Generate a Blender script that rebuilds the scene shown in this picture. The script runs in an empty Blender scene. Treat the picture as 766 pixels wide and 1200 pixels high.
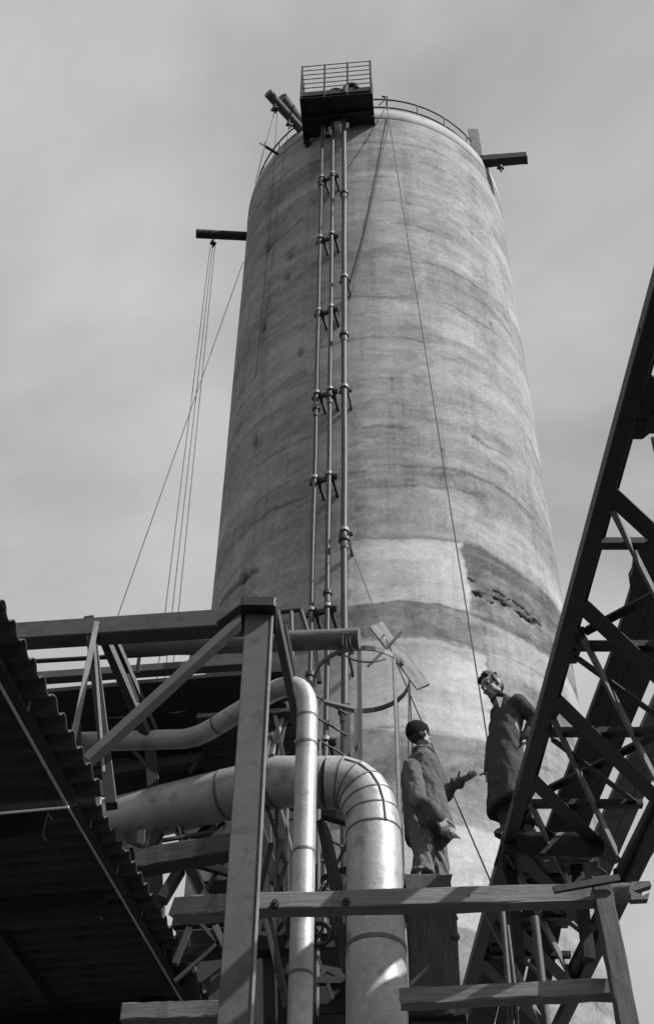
import bpy, bmesh, math, random
import numpy as np
from mathutils import Vector, Matrix
random.seed(7); np.random.seed(7)
S = bpy.context.scene
COL = S.collection
R_ = math.radians

# ------------------------------------------------------------------ camera, sky, sun
F_PX, TH, ROLL = 1667.0, R_(47.634), R_(-0.729)
CAM = Vector((0, 0, 1.6))
cd = bpy.data.cameras.new("camera"); cam = bpy.data.objects.new("camera", cd); COL.objects.link(cam)
cd.sensor_fit = 'VERTICAL'; cd.sensor_height = 36.0; cd.sensor_width = 36.0
cd.lens = F_PX / 1200 * 36; cd.clip_start = .05; cd.clip_end = 5000
cam.matrix_world = Matrix.Translation(CAM) @ Matrix.Rotation(R_(90) + TH, 4, 'X') @ Matrix.Rotation(-ROLL, 4, 'Z')
S.camera = cam
SUN_AZ, SUN_EL = R_(64), R_(44)          # azimuth from -Y (towards the camera) to +X
sdir = Vector((math.sin(SUN_AZ) * math.cos(SUN_EL), -math.cos(SUN_AZ) * math.cos(SUN_EL), math.sin(SUN_EL)))
ld = bpy.data.lights.new("sun", 'SUN'); lo = bpy.data.objects.new("sun", ld); COL.objects.link(lo)
ld.energy = 5.0; ld.angle = R_(.5); ld.color = (1, 1, 1)
lo.rotation_euler = sdir.to_track_quat('Z', 'Y').to_euler(); lo.location = (20, -20, 40)
W = bpy.data.worlds.new("World"); S.world = W; W.use_nodes = True
nt = W.node_tree; nt.nodes.clear()
def N(t, ty, **k):
    n = t.nodes.new(ty)
    for a, b in k.items(): setattr(n, a, b)
    return n
sky = N(nt, 'ShaderNodeTexSky', sky_type='NISHITA', sun_disc=False)
sky.sun_elevation = SUN_EL; sky.sun_rotation = math.atan2(sdir.x, sdir.y); sky.dust_density = 3
bw = N(nt, 'ShaderNodeRGBToBW'); nt.links.new(sky.outputs[0], bw.inputs[0])
tc = N(nt, 'ShaderNodeTexCoord'); mp = N(nt, 'ShaderNodeMapping'); mp.inputs['Scale'].default_value = (1, 1, 1.6)
nt.links.new(tc.outputs['Generated'], mp.inputs[0])
ns = N(nt, 'ShaderNodeTexNoise'); ns.inputs['Scale'].default_value = 2.6; ns.inputs['Detail'].default_value = 6; ns.inputs['Roughness'].default_value = .52
ns.inputs['Distortion'].default_value = .3
nt.links.new(mp.outputs[0], ns.inputs['Vector'])
rg = N(nt, 'ShaderNodeMapRange'); rg.inputs[1].default_value = .34; rg.inputs[2].default_value = .68
rg.inputs[3].default_value = 3.2; rg.inputs[4].default_value = 6.1      # thin overcast veil, grey
nt.links.new(ns.outputs['Fac'], rg.inputs[0])
mx = N(nt, 'ShaderNodeMix', data_type='FLOAT'); mx.inputs[0].default_value = .82
nt.links.new(bw.outputs[0], mx.inputs[2]); nt.links.new(rg.outputs[0], mx.inputs[3])
bg = N(nt, 'ShaderNodeBackground'); bg.inputs[1].default_value = .1
nt.links.new(mx.outputs[0], bg.inputs[0])
wo = N(nt, 'ShaderNodeOutputWorld'); nt.links.new(bg.outputs[0], wo.inputs[0])
S.view_settings.view_transform = 'Standard'; S.view_settings.look = 'None'
S.view_settings.exposure = .22; S.view_settings.gamma = 1

# ------------------------------------------------------------------ survey helpers
def ray(px, py):
    X, Y = px - 383, 600 - py
    c, s = math.cos(-ROLL), math.sin(-ROLL)
    X, Y = X * c - Y * s, X * s + Y * c
    c, s = math.cos(TH), math.sin(TH)
    return Vector((X, F_PX * c - Y * s, F_PX * s + Y * c))
def U(px, py, Y):
    d = ray(px, py); return CAM + d * (Y / d.y)
def Z(px, py, z):
    d = ray(px, py); return CAM + d * ((z - CAM.z) / d.z)
def depth(p):
    v = p - CAM; return v.y * math.cos(TH) + v.z * math.sin(TH)
TR, TD, TAZ, TH_ = 3.4, 20.194, R_(3.357), 33.49 + 1.6
TX, TY = TD * math.sin(TAZ), TD * math.cos(TAZ)
def onT(px, py, off=0.0):
    d = ray(px, py); r = TR + off
    a = d.x**2 + d.y**2; b = -2 * (d.x * TX + d.y * TY); c = TX**2 + TY**2 - r * r
    q = b * b - 4 * a * c
    t = (-b - math.sqrt(q)) / (2 * a) if q > 0 else -b / (2 * a)
    return CAM + d * t
def cyl(p): return math.atan2(p.x - TX, -(p.y - TY)), p.z        # phi (0 faces camera, + right), z
def fromcyl(phi, z, r): return Vector((TX + r * math.sin(phi), TY - r * math.cos(phi), z))

# ------------------------------------------------------------------ materials
MATS = {}
def mat(name, base, var=.25, rough=.7, scale=6.0, stretch=(1, 1, 1), bump=.0, metal=0.0, coord='Object', fine=60, spec=.4, attr=None, detail=5, spots=0.0):
    m = bpy.data.materials.new(name); m.use_nodes = True; t = m.node_tree
    b = t.nodes['Principled BSDF']; b.inputs['Roughness'].default_value = rough; b.inputs['Metallic'].default_value = metal
    b.inputs['Specular IOR Level'].default_value = spec
    c = N(t, 'ShaderNodeTexCoord'); mpn = N(t, 'ShaderNodeMapping'); mpn.inputs['Scale'].default_value = stretch
    t.links.new(c.outputs[coord], mpn.inputs[0])
    n1 = N(t, 'ShaderNodeTexNoise'); n1.inputs['Scale'].default_value = scale; n1.inputs['Detail'].default_value = detail; n1.inputs['Roughness'].default_value = .6
    n2 = N(t, 'ShaderNodeTexNoise'); n2.inputs['Scale'].default_value = fine; n2.inputs['Detail'].default_value = 3
    t.links.new(mpn.outputs[0], n1.inputs[0]); t.links.new(mpn.outputs[0], n2.inputs[0])
    ad = N(t, 'ShaderNodeMath', operation='ADD'); h = N(t, 'ShaderNodeMath', operation='MULTIPLY'); h.inputs[1].default_value = .6
    t.links.new(n2.outputs[0], h.inputs[0]); t.links.new(n1.outputs[0], ad.inputs[0]); t.links.new(h.outputs[0], ad.inputs[1])
    r = N(t, 'ShaderNodeMapRange'); r.inputs[1].default_value = .5; r.inputs[2].default_value = 1.1
    r.inputs[3].default_value = base * (1 - var); r.inputs[4].default_value = base * (1 + var)
    t.links.new(ad.outputs[0], r.inputs[0]); out = r.outputs[0]
    if spots:
        n3 = N(t, 'ShaderNodeTexNoise'); n3.inputs['Scale'].default_value = scale * 1.7; n3.inputs['Detail'].default_value = 6
        t.links.new(c.outputs[coord], n3.inputs[0])
        r3 = N(t, 'ShaderNodeMapRange'); r3.inputs[1].default_value = .56; r3.inputs[2].default_value = .68; r3.inputs[3].default_value = 1; r3.inputs[4].default_value = 1 - spots
        t.links.new(n3.outputs[0], r3.inputs[0])
        mu = N(t, 'ShaderNodeMath', operation='MULTIPLY'); t.links.new(out, mu.inputs[0]); t.links.new(r3.outputs[0], mu.inputs[1]); out = mu.outputs[0]
    if attr:
        a = N(t, 'ShaderNodeAttribute', attribute_name=attr)
        mu = N(t, 'ShaderNodeMath', operation='MULTIPLY'); t.links.new(out, mu.inputs[0]); t.links.new(a.outputs['Fac'], mu.inputs[1]); out = mu.outputs[0]
    t.links.new(out, b.inputs['Base Color'])
    if bump:
        bp = N(t, 'ShaderNodeBump'); bp.inputs['Strength'].default_value = bump; bp.inputs['Distance'].default_value = .02
        t.links.new(ad.outputs[0], bp.inputs['Height']); t.links.new(bp.outputs[0], b.inputs['Normal'])
    MATS[name] = m; return m
def concrete():
    m = bpy.data.materials.new('concrete'); m.use_nodes = True; t = m.node_tree; b = t.nodes['Principled BSDF']
    b.inputs['Roughness'].default_value = .92; b.inputs['Specular IOR Level'].default_value = .15
    uv = N(t, 'ShaderNodeUVMap', uv_map='UVMap'); terms = []
    for st, sc, det, ro, lo, hi, a, b_ in (((.7, 1.2), 1.3, 10, .75, .3, .7, .85, 1.14), ((.4, 4), 1.2, 6, .65, .3, .72, .92, 1.07), ((5, .22), 1.3, 5, .6, .52, .75, 1.04, .86), ((1.2, 1.1), 9, 8, .8, .25, .75, .80, 1.20), ((1, 1.5), .45, 4, .6, .42, .66, 1.05, .86)):
        mp_ = N(t, 'ShaderNodeMapping'); mp_.inputs['Scale'].default_value = (st[0], st[1], 1); mp_.inputs['Location'].default_value = (len(terms) * 7.3, len(terms) * 3.1, 0)
        t.links.new(uv.outputs[0], mp_.inputs[0])
        n = N(t, 'ShaderNodeTexNoise'); n.inputs['Scale'].default_value = sc; n.inputs['Detail'].default_value = det; n.inputs['Roughness'].default_value = ro; t.links.new(mp_.outputs[0], n.inputs[0])
        r = N(t, 'ShaderNodeMapRange'); 
        for i, v in enumerate((lo, hi, a, b_)): r.inputs[i + 1].default_value = v
        t.links.new(n.outputs[0], r.inputs[0]); terms.append(r.outputs[0])
    at = N(t, 'ShaderNodeAttribute', attribute_name='tone'); out = at.outputs['Fac']
    hsum = None
    for q in terms:
        mu = N(t, 'ShaderNodeMath', operation='MULTIPLY'); t.links.new(out, mu.inputs[0]); t.links.new(q, mu.inputs[1]); out = mu.outputs[0]
    mu = N(t, 'ShaderNodeMath', operation='MULTIPLY'); t.links.new(out, mu.inputs[0]); mu.inputs[1].default_value = .30; t.links.new(mu.outputs[0], b.inputs['Base Color'])
    ad = N(t, 'ShaderNodeMath', operation='ADD'); t.links.new(terms[3], ad.inputs[0]); t.links.new(terms[1], ad.inputs[1])
    bp = N(t, 'ShaderNodeBump'); bp.inputs['Strength'].default_value = .22; bp.inputs['Distance'].default_value = .04; t.links.new(ad.outputs[0], bp.inputs['Height']); t.links.new(bp.outputs[0], b.inputs['Normal'])
    MATS['concrete'] = m
concrete()
mat('concrete_top', .42, .15, .9, 3, bump=.3)
mat('lip_mat', .30, .25, .9, 2, bump=.3, spots=.3)
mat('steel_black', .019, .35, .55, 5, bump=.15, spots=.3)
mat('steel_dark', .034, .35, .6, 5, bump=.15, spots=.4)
mat('steel_lace', .16, .25, .6, 5, bump=.1, spots=.3)
mat('steel_grey', .078, .2, .6, 5, bump=.1, spots=.3)
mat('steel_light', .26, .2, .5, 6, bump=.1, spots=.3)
mat('lagging', .40, .30, .48, 4, (1, 1, 1), .16, metal=.32, fine=55, spots=.35, detail=9)
mat('steel_lit_edge', .5, .2, .5, 6)
mat('lagging_seam', .12, .3, .6, 8)
mat('riser', .055, .25, .55, 4, (2, 2, .5), .1, spots=.35)
mat('sheet', .06, .35, .85, 3, bump=.2, spots=.4)
mat('timber', .18, .4, .9, 2.5, (1, 30, 1), .25, coord='UV', fine=14, spots=.35)
mat('timber_pale', .36, .35, .9, 2.5, (1, 30, 1), .25, coord='UV', fine=14, spots=.3)
mat('timber_dark', .07, .45, .9, 2.5, (1, 30, 1), .25, coord='UV', fine=14, spots=.35)
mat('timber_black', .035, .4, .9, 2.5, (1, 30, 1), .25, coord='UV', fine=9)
mat('bark', .13, .4, .9, 2, (1, 9, 1), .6, coord='UV', fine=14, spots=.4)
mat('rope', .07, .3, .9, 30)
mat('wire', .04, .2, .6, 30)
mat('coat', .105, .25, .95, 9, bump=.25, fine=120, spec=.1)
mat('coat_dark', .062, .25, .95, 9, bump=.25, fine=120, spec=.1)
mat('trousers', .15, .35, .95, 9, bump=.25, fine=110, spec=.1)
mat('trousers_dark', .05, .3, .95, 9, bump=.25, fine=110, spec=.1)
mat('skin', .23, .1, .6, 20, bump=.05)
mat('hair', .014, .4, .6, 40, bump=.4)
mat('knit', .016, .3, .95, 60, bump=.4, spec=.1)
mat('leather', .035, .4, .55, 14, bump=.2)
mat('glove', .3, .35, .9, 30, bump=.3)
mat('shirt', .3, .2, .9, 20)
mat('eye', .02, .2, .3, 20)
mat('lip', .17, .1, .6, 20)
mat('ground', .035, .4, .95, .6, bump=.3, fine=8)
mat('inside', .2, .2, .9, 2)

# ------------------------------------------------------------------ mesh helpers
def tag(o, label=None, cat=None, group=None, kind=None):
    for k, v in (('label', label), ('category', cat), ('group', group), ('kind', kind)):
        if v: o[k] = v
    if cat: o['kind'] = 'thing'
    return o
ORG = {}
def thing(name, label, cat, loc, group=None):
    o = bpy.data.objects.new(name, None); COL.objects.link(o); o.location = loc; o.empty_display_size = .2
    ORG[o] = Vector(loc); return tag(o, label, cat, group)
class MB:
    def __init__(s): s.v = []; s.f = []; s.uv = []; s.sm = []
    def add(s, vs, fs, uvs=None, smooth=False):
        b = len(s.v); s.v += [Vector(v) for v in vs]
        for i, f in enumerate(fs):
            s.f.append([b + k for k in f]); s.uv.append(uvs[i] if uvs else [(0, 0)] * len(f)); s.sm.append(smooth)
    def loft(s, rings, closed=True, caps=True, smooth=True, vlen=None, seg_v=None):
        n = len(rings[0]); vs = [p for r in rings for p in r]; fs = []; uvs = []
        us = [0.0]
        for a, b in zip(rings[:-1], rings[1:]):
            ca = sum((Vector(p) for p in a), Vector()) / n; cb = sum((Vector(p) for p in b), Vector()) / n
            us.append(us[-1] + (cb - ca).length)
        per = sum((Vector(rings[0][k]) - Vector(rings[0][(k + 1) % n])).length for k in range(n))
        u0 = random.random() * 20
        m = n if closed else n - 1
        for i in range(len(rings) - 1):
            for k in range(m):
                k2 = (k + 1) % n
                fs.append((i * n + k, i * n + k2, (i + 1) * n + k2, (i + 1) * n + k))
                uvs.append([(u0 + us[i], k / n * per), (u0 + us[i], (k + 1) / n * per), (u0 + us[i + 1], (k + 1) / n * per), (u0 + us[i + 1], k / n * per)])
        s.add(vs, fs, uvs, smooth)
        if caps:
            for r, fl in ((rings[0], True), (rings[-1], False)):
                idx = list(range(n)); s.add(r, [idx[::-1] if fl else idx], [[(Vector(p).x * .1 + 7, Vector(p).z) for p in r]])
    def prof(s, p0, p1, poly, up=(0, 0, 1)):
        """extrude a 2-D outline (side, up) from p0 to p1"""
        p0, p1 = Vector(p0), Vector(p1); d = (p1 - p0).normalized(); up = Vector(up)
        if abs(d.dot(up)) > .985: up = Vector((0, 1, 0))
        sd = d.cross(up).normalized(); u = sd.cross(d).normalized()
        rg = [[p + sd * a + u * b for a, b in poly] for p in (p0, p1)]
        n = len(poly); per = sum((Vector(poly[k]) - Vector(poly[(k + 1) % n])).length for k in range(n))
        L = (p1 - p0).length; u0 = random.random() * 20; fs = []; uvs = []; acc = 0
        for k in range(n):
            k2 = (k + 1) % n; e = (Vector(poly[k]) - Vector(poly[k2])).length
            fs.append((k, k2, n + k2, n + k)); uvs.append([(u0, acc), (u0, acc + e), (u0 + L, acc + e), (u0 + L, acc)]); acc += e
        s.add(rg[0] + rg[1], fs, uvs)
        s.add(rg[0], [list(range(n))[::-1]], [[(3 + a, b) for a, b in poly][::-1]]); s.add(rg[1], [list(range(n))], [[(5 + a, b) for a, b in poly]])
    def bar(s, p0, p1, w, h=None, up=(0, 0, 1), ch=.06):
        h = w if h is None else h; c = min(w, h) * ch; a, b = w / 2, h / 2
        s.prof(p0, p1, [(-a + c, -b), (a - c, -b), (a, -b + c), (a, b - c), (a - c, b), (-a + c, b), (-a, b - c), (-a, -b + c)], up)
    def angle(s, p0, p1, w, t=.012, up=(0, 0, 1), flip=1):
        q = [(-w / 2, 0), (w / 2, 0), (w / 2, t), (-w / 2 + t, t), (-w / 2 + t, w), (-w / 2, w)]
        s.prof(p0, p1, [(a * flip, b) for a, b in (q if flip > 0 else q[::-1])], up)
    def chan(s, p0, p1, h, w, t=.014, up=(0, 0, 1), flip=1):
        a, b = w, h / 2
        q = [(0, -b), (a, -b), (a, -b + t), (t, -b + t), (t, b - t), (a, b - t), (a, b), (0, b)]
        s.prof(p0, p1, [(x * flip, y) for x, y in (q if flip > 0 else q[::-1])], up)
    def ibeam(s, p0, p1, h, w, t=.014, up=(0, 0, 1)):
        a, b = w / 2, h / 2
        s.prof(p0, p1, [(-a, -b), (a, -b), (a, -b + t), (t / 2, -b + t), (t / 2, b - t), (a, b - t), (a, b), (-a, b), (-a, b - t), (-t / 2, b - t), (-t / 2, -b + t), (-a, -b + t)], up)
    def tube(s, pts, r, seg=10, caps=True, smooth=True):
        pts = [Vector(p) for p in pts]; rr = r if isinstance(r, (list, tuple)) else [r] * len(pts)
        rings = []; prev = None
        for i, p in enumerate(pts):
            d = ((pts[min(i + 1, len(pts) - 1)] - pts[max(i - 1, 0)])).normalized()
            if prev is None:
                a = d.cross(Vector((0, 0, 1)) if abs(d.z) < .9 else Vector((1, 0, 0))).normalized()
            else:
                a = (prev - d * prev.dot(d)).normalized()
            prev = a; b = d.cross(a)
            rings.append([p + a * rr[i] * math.cos(t) + b * rr[i] * math.sin(t) for t in [2 * math.pi * k / seg for k in range(seg)]])
        s.loft(rings, caps=caps, smooth=smooth)
    def timber(s, p0, p1, w, h, up=(0, 0, 1), n=10, j=.006):
        """sawn timber with slightly waney edges and rough ends"""
        p0, p1 = Vector(p0), Vector(p1); d = (p1 - p0).normalized(); up = Vector(up)
        if abs(d.dot(up)) > .985: up = Vector((0, 1, 0))
        sd = d.cross(up).normalized(); u = sd.cross(d).normalized(); rings = []
        for i in range(n + 1):
            p = p0.lerp(p1, i / n); ring = []
            e = j * (2.5 if i in (0, n) else 1)
            for a, b in ((-.46, -.5), (.46, -.5), (.5, -.44), (.5, .44), (.46, .5), (-.46, .5), (-.5, .44), (-.5, -.44)):
                ring.append(p + sd * (a * w + random.uniform(-j, j)) + u * (b * h + random.uniform(-j, j)) + d * random.uniform(-e, e))
            rings.append(ring)
        s.loft(rings, smooth=False)
    def log(s, p0, p1, r0, r1=None, n=14, seg=12, j=.06):
        p0, p1 = Vector(p0), Vector(p1); r1 = r0 if r1 is None else r1; d = (p1 - p0).normalized()
        a = d.cross(Vector((0, 0, 1))).normalized(); b = d.cross(a); rings = []
        ph = [random.uniform(1 - j, 1 + j) for _ in range(seg)]
        for i in range(n + 1):
            t = i / n; p = p0.lerp(p1, t) + (a * random.uniform(-1, 1) + b * random.uniform(-1, 1)) * r0 * j * .5; r = r0 + (r1 - r0) * t
            rings.append([p + (a * math.cos(2 * math.pi * k / seg) + b * math.sin(2 * math.pi * k / seg)) * r * ph[k] * random.uniform(1 - j * .4, 1 + j * .4) for k in range(seg)])
        s.loft(rings)
    def plate(s, pts, t, nrm=None):
        pts = [Vector(p) for p in pts]
        nn = Vector(nrm) if nrm else (pts[1] - pts[0]).cross(pts[2] - pts[0]); nn.normalize(); n = len(pts)
        A = [p - nn * t / 2 for p in pts]; B = [p + nn * t / 2 for p in pts]
        s.add(A + B, [list(range(n))[::-1], [n + k for k in range(n)]] + [(k, (k + 1) % n, n + (k + 1) % n, n + k) for k in range(n)],
              [[(p.x, p.z) for p in pts]] * 2 + [[(0, 0), (.1, 0), (.1, .1), (0, .1)]] * n)
    def ball(s, c, r, seg=10, rg=7, sc=(1, 1, 1), rot=None):
        c = Vector(c); rings = []
        for i in range(1, rg):
            t = math.pi * i / rg; ring = []
            for k in range(seg):
                a = 2 * math.pi * k / seg
                q = Vector((math.sin(t) * math.cos(a) * sc[0], math.sin(t) * math.sin(a) * sc[1], math.cos(t) * sc[2])) * r
                ring.append(c + (rot @ q if rot else q))
            rings.append(ring)
        s.loft(rings)
    def mesh(s, name, off=Vector()):
        me = bpy.data.meshes.new(name); me.from_pydata([v - off for v in s.v], [], s.f)
        uv = me.uv_layers.new(name="UVMap"); flat = [c for f in s.uv for q in f for c in q]
        uv.data.foreach_set('uv', flat); me.polygons.foreach_set('use_smooth', s.sm)
        bm = bmesh.new(); bm.from_mesh(me); bmesh.ops.recalc_face_normals(bm, faces=bm.faces); bm.to_mesh(me); bm.free()
        return me
    def build(s, name, m, parent=None):
        if parent is not None:
            top = parent
            while top.parent: top = top.parent
            off = ORG[top]
        else:
            off = sum(s.v, Vector()) / len(s.v); off.z = min(v.z for v in s.v)
        me = s.mesh(name, off); me.materials.append(MATS[m]); o = bpy.data.objects.new(name, me); COL.objects.link(o)
        if parent is not None: o.parent = parent
        else: o.location = off; ORG[o] = off
        return o
def arc_pts(a, b, c, n=8):
    """quadratic curve a -> c pulled to b"""
    a, b, c = Vector(a), Vector(b), Vector(c)
    return [a * (1 - t)**2 + b * 2 * t * (1 - t) + c * t * t for t in [i / n for i in range(n + 1)]]

# ------------------------------------------------------------------ ground
g = MB(); g.add([(-3000, -3000, 0), (3000, -3000, 0), (3000, 3000, 0), (-3000, 3000, 0)], [(0, 1, 2, 3)])
tag(g.build('ground', 'ground'), kind='structure')

# ------------------------------------------------------------------ concrete tower
def vnoise(x, y, seed):
    rs = np.random.RandomState(seed); G = rs.rand(256, 256)
    xi = np.floor(x).astype(int); yi = np.floor(y).astype(int); fx = x - xi; fy = y - yi
    fx = fx * fx * (3 - 2 * fx); fy = fy * fy * (3 - 2 * fy)
    g = lambda a, b: G[a % 256, b % 256]
    return (g(xi, yi) * (1 - fx) + g(xi + 1, yi) * fx) * (1 - fy) + (g(xi, yi + 1) * (1 - fx) + g(xi + 1, yi + 1) * fx) * fy
def fbm(x, y, seed, o=4):
    s = 0; a = .5
    for k in range(o): s = s + a * (vnoise(x * 2**k, y * 2**k, seed + k) - .5) * 2; a *= .55
    return s
def sst(x, a, b): t = np.clip((x - a) / (b - a), 0, 1); return t * t * (3 - 2 * t)
tower = thing('concrete_tower', 'tall round stained concrete tower filling the middle of the view', 'tower', (TX, TY, 0))
zc = np.concatenate([np.linspace(0, 7, 30)[:-1], np.linspace(7, 14, 240)[:-1], np.linspace(14, 19, 300)[:-1], np.linspace(19, TH_, 480)])
ph = np.concatenate([np.linspace(-1.6, 1.6, 420), np.linspace(1.6, 2 * math.pi - 1.6, 60)[1:-1]])
PH, ZZ = np.meshgrid(ph, zc); S_ = PH * TR
lift_py = [165, 207, 236, 262, 300, 345, 392, 440, 495, 540, 565, 627, 707, 748, 862, 965, 1040]
lz = sorted([cyl(onT(440, p))[1] for p in lift_py] + [7.5, 5.6, 3.7, 1.8])
wave = .34 * fbm(S_ * .33, ZZ * .12, 11) + .11 * fbm(S_ * 1.5, ZZ * .6, 12, 5)
tone = np.ones_like(ZZ); rad = np.full_like(ZZ, TR)
rs = np.random.RandomState(5); prev = 0
for i, z0 in enumerate(lz):
    dz = ZZ + wave - z0; st = rs.uniform(-.06, .06)
    up = sst(dz, -.06, .06)
    tone += (st - prev) * up; prev = st
    rad += (rs.uniform(-.004, .004)) * up
    vis = sst(fbm(S_ * .5 + i * 7, ZZ * .05, 30 + i), -.35, .35)
    tone -= .30 * np.exp(-((dz + .05 * fbm(S_ * 5, ZZ * .2, 170 + i, 3)) / .035)**2) * sst(fbm(S_ * .9 + i * 3, ZZ * .05, 190 + i, 4), -.1, .12)
    tone -= (.10 * np.exp(-(dz / .05)**2) + .13 * np.exp(-np.abs(dz) / .3) * (dz < 0) * (.6 + fbm(S_ * 1.2, ZZ * 1.5, 140 + i))) * vis * rs.uniform(.4, 1.3)
    rad -= .006 * np.exp(-(dz / .03)**2) * vis
tone += .20 * fbm(S_ * .3, ZZ * .55, 50, 6) + .13 * fbm(S_ * 1.1, ZZ * 2.6, 60, 4)
streak = fbm(S_ * 3.5, ZZ * .10, 70, 4); tone += .09 * np.clip(streak, -1, .25)
tone += .20 * (np.random.rand(*ZZ.shape) - .5)
for sx_, sz_, th_, am, sd_ in ((.35, 1.1, .12, -.13, 200), (.7, 2.6, .16, -.11, 210), (1.6, 5.5, .2, -.10, 220), (.5, 1.6, .15, .10, 230), (2.5, 3.0, .28, .12, 240), (3.5, .25, .22, -.10, 250)):
    n_ = fbm(S_ * sx_ + .12 * fbm(S_ * 5, ZZ * 5, sd_ + 7, 3), ZZ * sz_ + wave * .7 * sz_, sd_, 7); tone += am * sst(n_, th_, th_ + .07) * (.7 + .6 * vnoise(S_ * 6, ZZ * 9, sd_ + 3))
def pz(px, py): return cyl(onT(px, py))
rag = .17 * fbm(ZZ * 1.3, S_ * .9, 80, 5) + .07 * fbm(ZZ * 8, S_ * 6, 82, 3)
ragz = .12 * fbm(S_ * .8, ZZ * .8, 84, 5) + .06 * fbm(S_ * 6, ZZ * 5, 86, 3)
def zb(py): return pz(440, py)[1]
def reg(z1, z0, s0, s1, soft=.022):
    zz = ZZ + ragz * .6 + wave * .6
    return sst(zz, z0 - soft, z0 + soft) * (1 - sst(zz, z1 - soft, z1 + soft)) * sst(S_ + rag, s0 - soft, s0 + soft) * (1 - sst(S_ + rag, s1 - soft, s1 + soft))
sx = lambda px, py: pz(px, py)[0] * TR
tone += .80 * reg(zb(628), zb(706), sx(404, 660), sx(546, 670)) * (.8 + .3 * fbm(S_ * 1.2, ZZ * 2, 91))
tone += .26 * reg(zb(640), zb(700), sx(300, 690), sx(404, 660), .12)
tone -= .14 * reg(zb(707), zb(750), sx(420, 720), sx(572, 760))
tone += .72 * reg(zb(752), zb(860), sx(330, 800), sx(572, 790)) * (.85 + .3 * fbm(S_ * 1.1, ZZ * 1.6, 92))
tone -= .10 * reg(zb(862), zb(963), sx(300, 900), sx(575, 920))
tone += .62 * reg(zb(967), zb(1090), sx(300, 1000), sx(640, 1000))
dk = reg(zb(629), zb(712), sx(548, 670), 9); tone -= dk * (.36 + .3 * fbm(S_ * 1.6, ZZ * 3.5, 260, 5))
tone -= .16 * reg(zb(770), zb(820), sx(565, 790), 9)
tone += .10 * reg(zb(715), zb(765), sx(570, 740), 9)
edge = np.exp(-((ZZ + wave * .6 + ragz * .6 - zb(630)) / .07)**2) * sst(S_, sx(545, 640), sx(560, 640)); tone -= .35 * edge
# spalled ledge low on the sunny side: torn-out pits with a drip of grey below
crk = [pz(*q) for q in ((549, 690), (558, 696), (566, 697), (576, 705), (585, 704), (594, 713), (606, 716), (612, 722), (622, 724), (634, 732))]
cs = np.array([c[0] * TR for c in crk]); czz = np.array([c[1] for c in crk])
zl = np.interp(S_, cs, czz) + .13 * fbm(S_ * 4, ZZ * 0 + 3, 97, 5); ins = (S_ > cs[0]) & (S_ < cs[-1])
dd = ZZ - zl; chip = fbm(S_ * 7 + .5 * fbm(S_ * 3, ZZ * 3, 268), ZZ * 11, 266, 4)
pit = np.exp(-((dd + .02) / .06)**2) * sst(chip, -.02, .1) * ins
pit = pit + .5 * np.exp(-((dd - .16 - .1 * fbm(S_ * 6, ZZ * 0, 262, 4)) / .02)**2) * sst(fbm(S_ * 5, ZZ * 0 + 9, 99, 3), .0, .1) * ins
tone += .25 * np.exp(-((dd + .10) / .06)**2) * sst(fbm(S_ * 9, ZZ * 9, 264, 3), .08, .18) * ins
rad -= .09 * pit; tone -= .55 * np.clip(pit, 0, 1) + .10 * ins * np.exp(-np.abs(dd + .25) / .25) * (dd < 0)
crk2 = [pz(*q) for q in ((256, 712), (266, 696), (280, 683), (287, 676), (302, 669))]
cs2 = np.array([c[0] * TR for c in crk2]); cz2 = np.array([c[1] for c in crk2]); ins2 = (S_ > cs2[0]) & (S_ < cs2[-1])
dd = ZZ - np.interp(S_, cs2, cz2) - .05 * fbm(S_ * 5, ZZ * 0 + 5, 99, 3)
pit = np.exp(-((dd) / .05)**2) * ins2; rad -= .06 * pit; tone -= .3 * pit
for (hx, hy) in ((314, 291), (308, 385), (298, 518), (285, 677), (339, 300), (336, 325), (352, 412)):
    hp, hz = pz(hx, hy); q = np.exp(-(((S_ - hp * TR) / .09)**2 + ((ZZ - hz) / .16)**2)); tone -= .55 * q; rad -= .06 * q
# rust and water run below the platform and the rail posts
for hx, hy, L, wd, a in ((392, 160, 5, .25, .18), (372, 168, 3, .2, .16), (432, 156, 3.5, .18, .14), (509, 150, 2.5, .16, .16), (545, 170, 2, .2, .12), (470, 300, 3, .25, .10), (600, 640, 2.5, .2, .12)):
    hp, hz = pz(hx, hy); dzz = hz - ZZ
    tone -= a * np.exp(-((S_ - hp * TR + .08 * fbm(ZZ * .8, S_ * .2, 120)) / wd)**2) * (dzz > 0) * np.exp(-np.clip(dzz, 0, 99) / L)
rim_b = sst(ZZ, TH_ - .55, TH_ - .5); tone += .12 * rim_b
tone -= .14 * sst(fbm(S_ * 8, ZZ * 8, 270, 3), .25, .36) * (.4 + .6 * vnoise(S_ * .8, ZZ * .8, 275))
for k in range(26):      # thin runs of rust and lime from bracket feet and tie holes
    s0, z0_ = rs.uniform(-4.6, 4.8), rs.uniform(9, TH_ - .6); L_ = rs.uniform(.5, 2.2); dn_ = z0_ - ZZ
    tone += rs.choice([-.20, -.14, .14]) * np.exp(-((S_ - s0 + .03 * fbm(ZZ * 2, S_ * .1, 280 + k, 2)) / rs.uniform(.03, .07))**2) * (dn_ > 0) * np.exp(-np.clip(dn_, 0, 99) / L_)
    tone -= .45 * np.exp(-(((S_ - s0) / .04)**2 + ((ZZ - z0_) / .05)**2))
tone = np.clip(tone, .3, 2.2)
nz, npn = ZZ.shape
verts = np.stack([rad * np.sin(PH), -rad * np.cos(PH), ZZ], -1).reshape(-1, 3)
ii, jj = np.meshgrid(np.arange(nz - 1), np.arange(npn), indexing='ij'); j2 = (jj + 1) % npn
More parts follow.
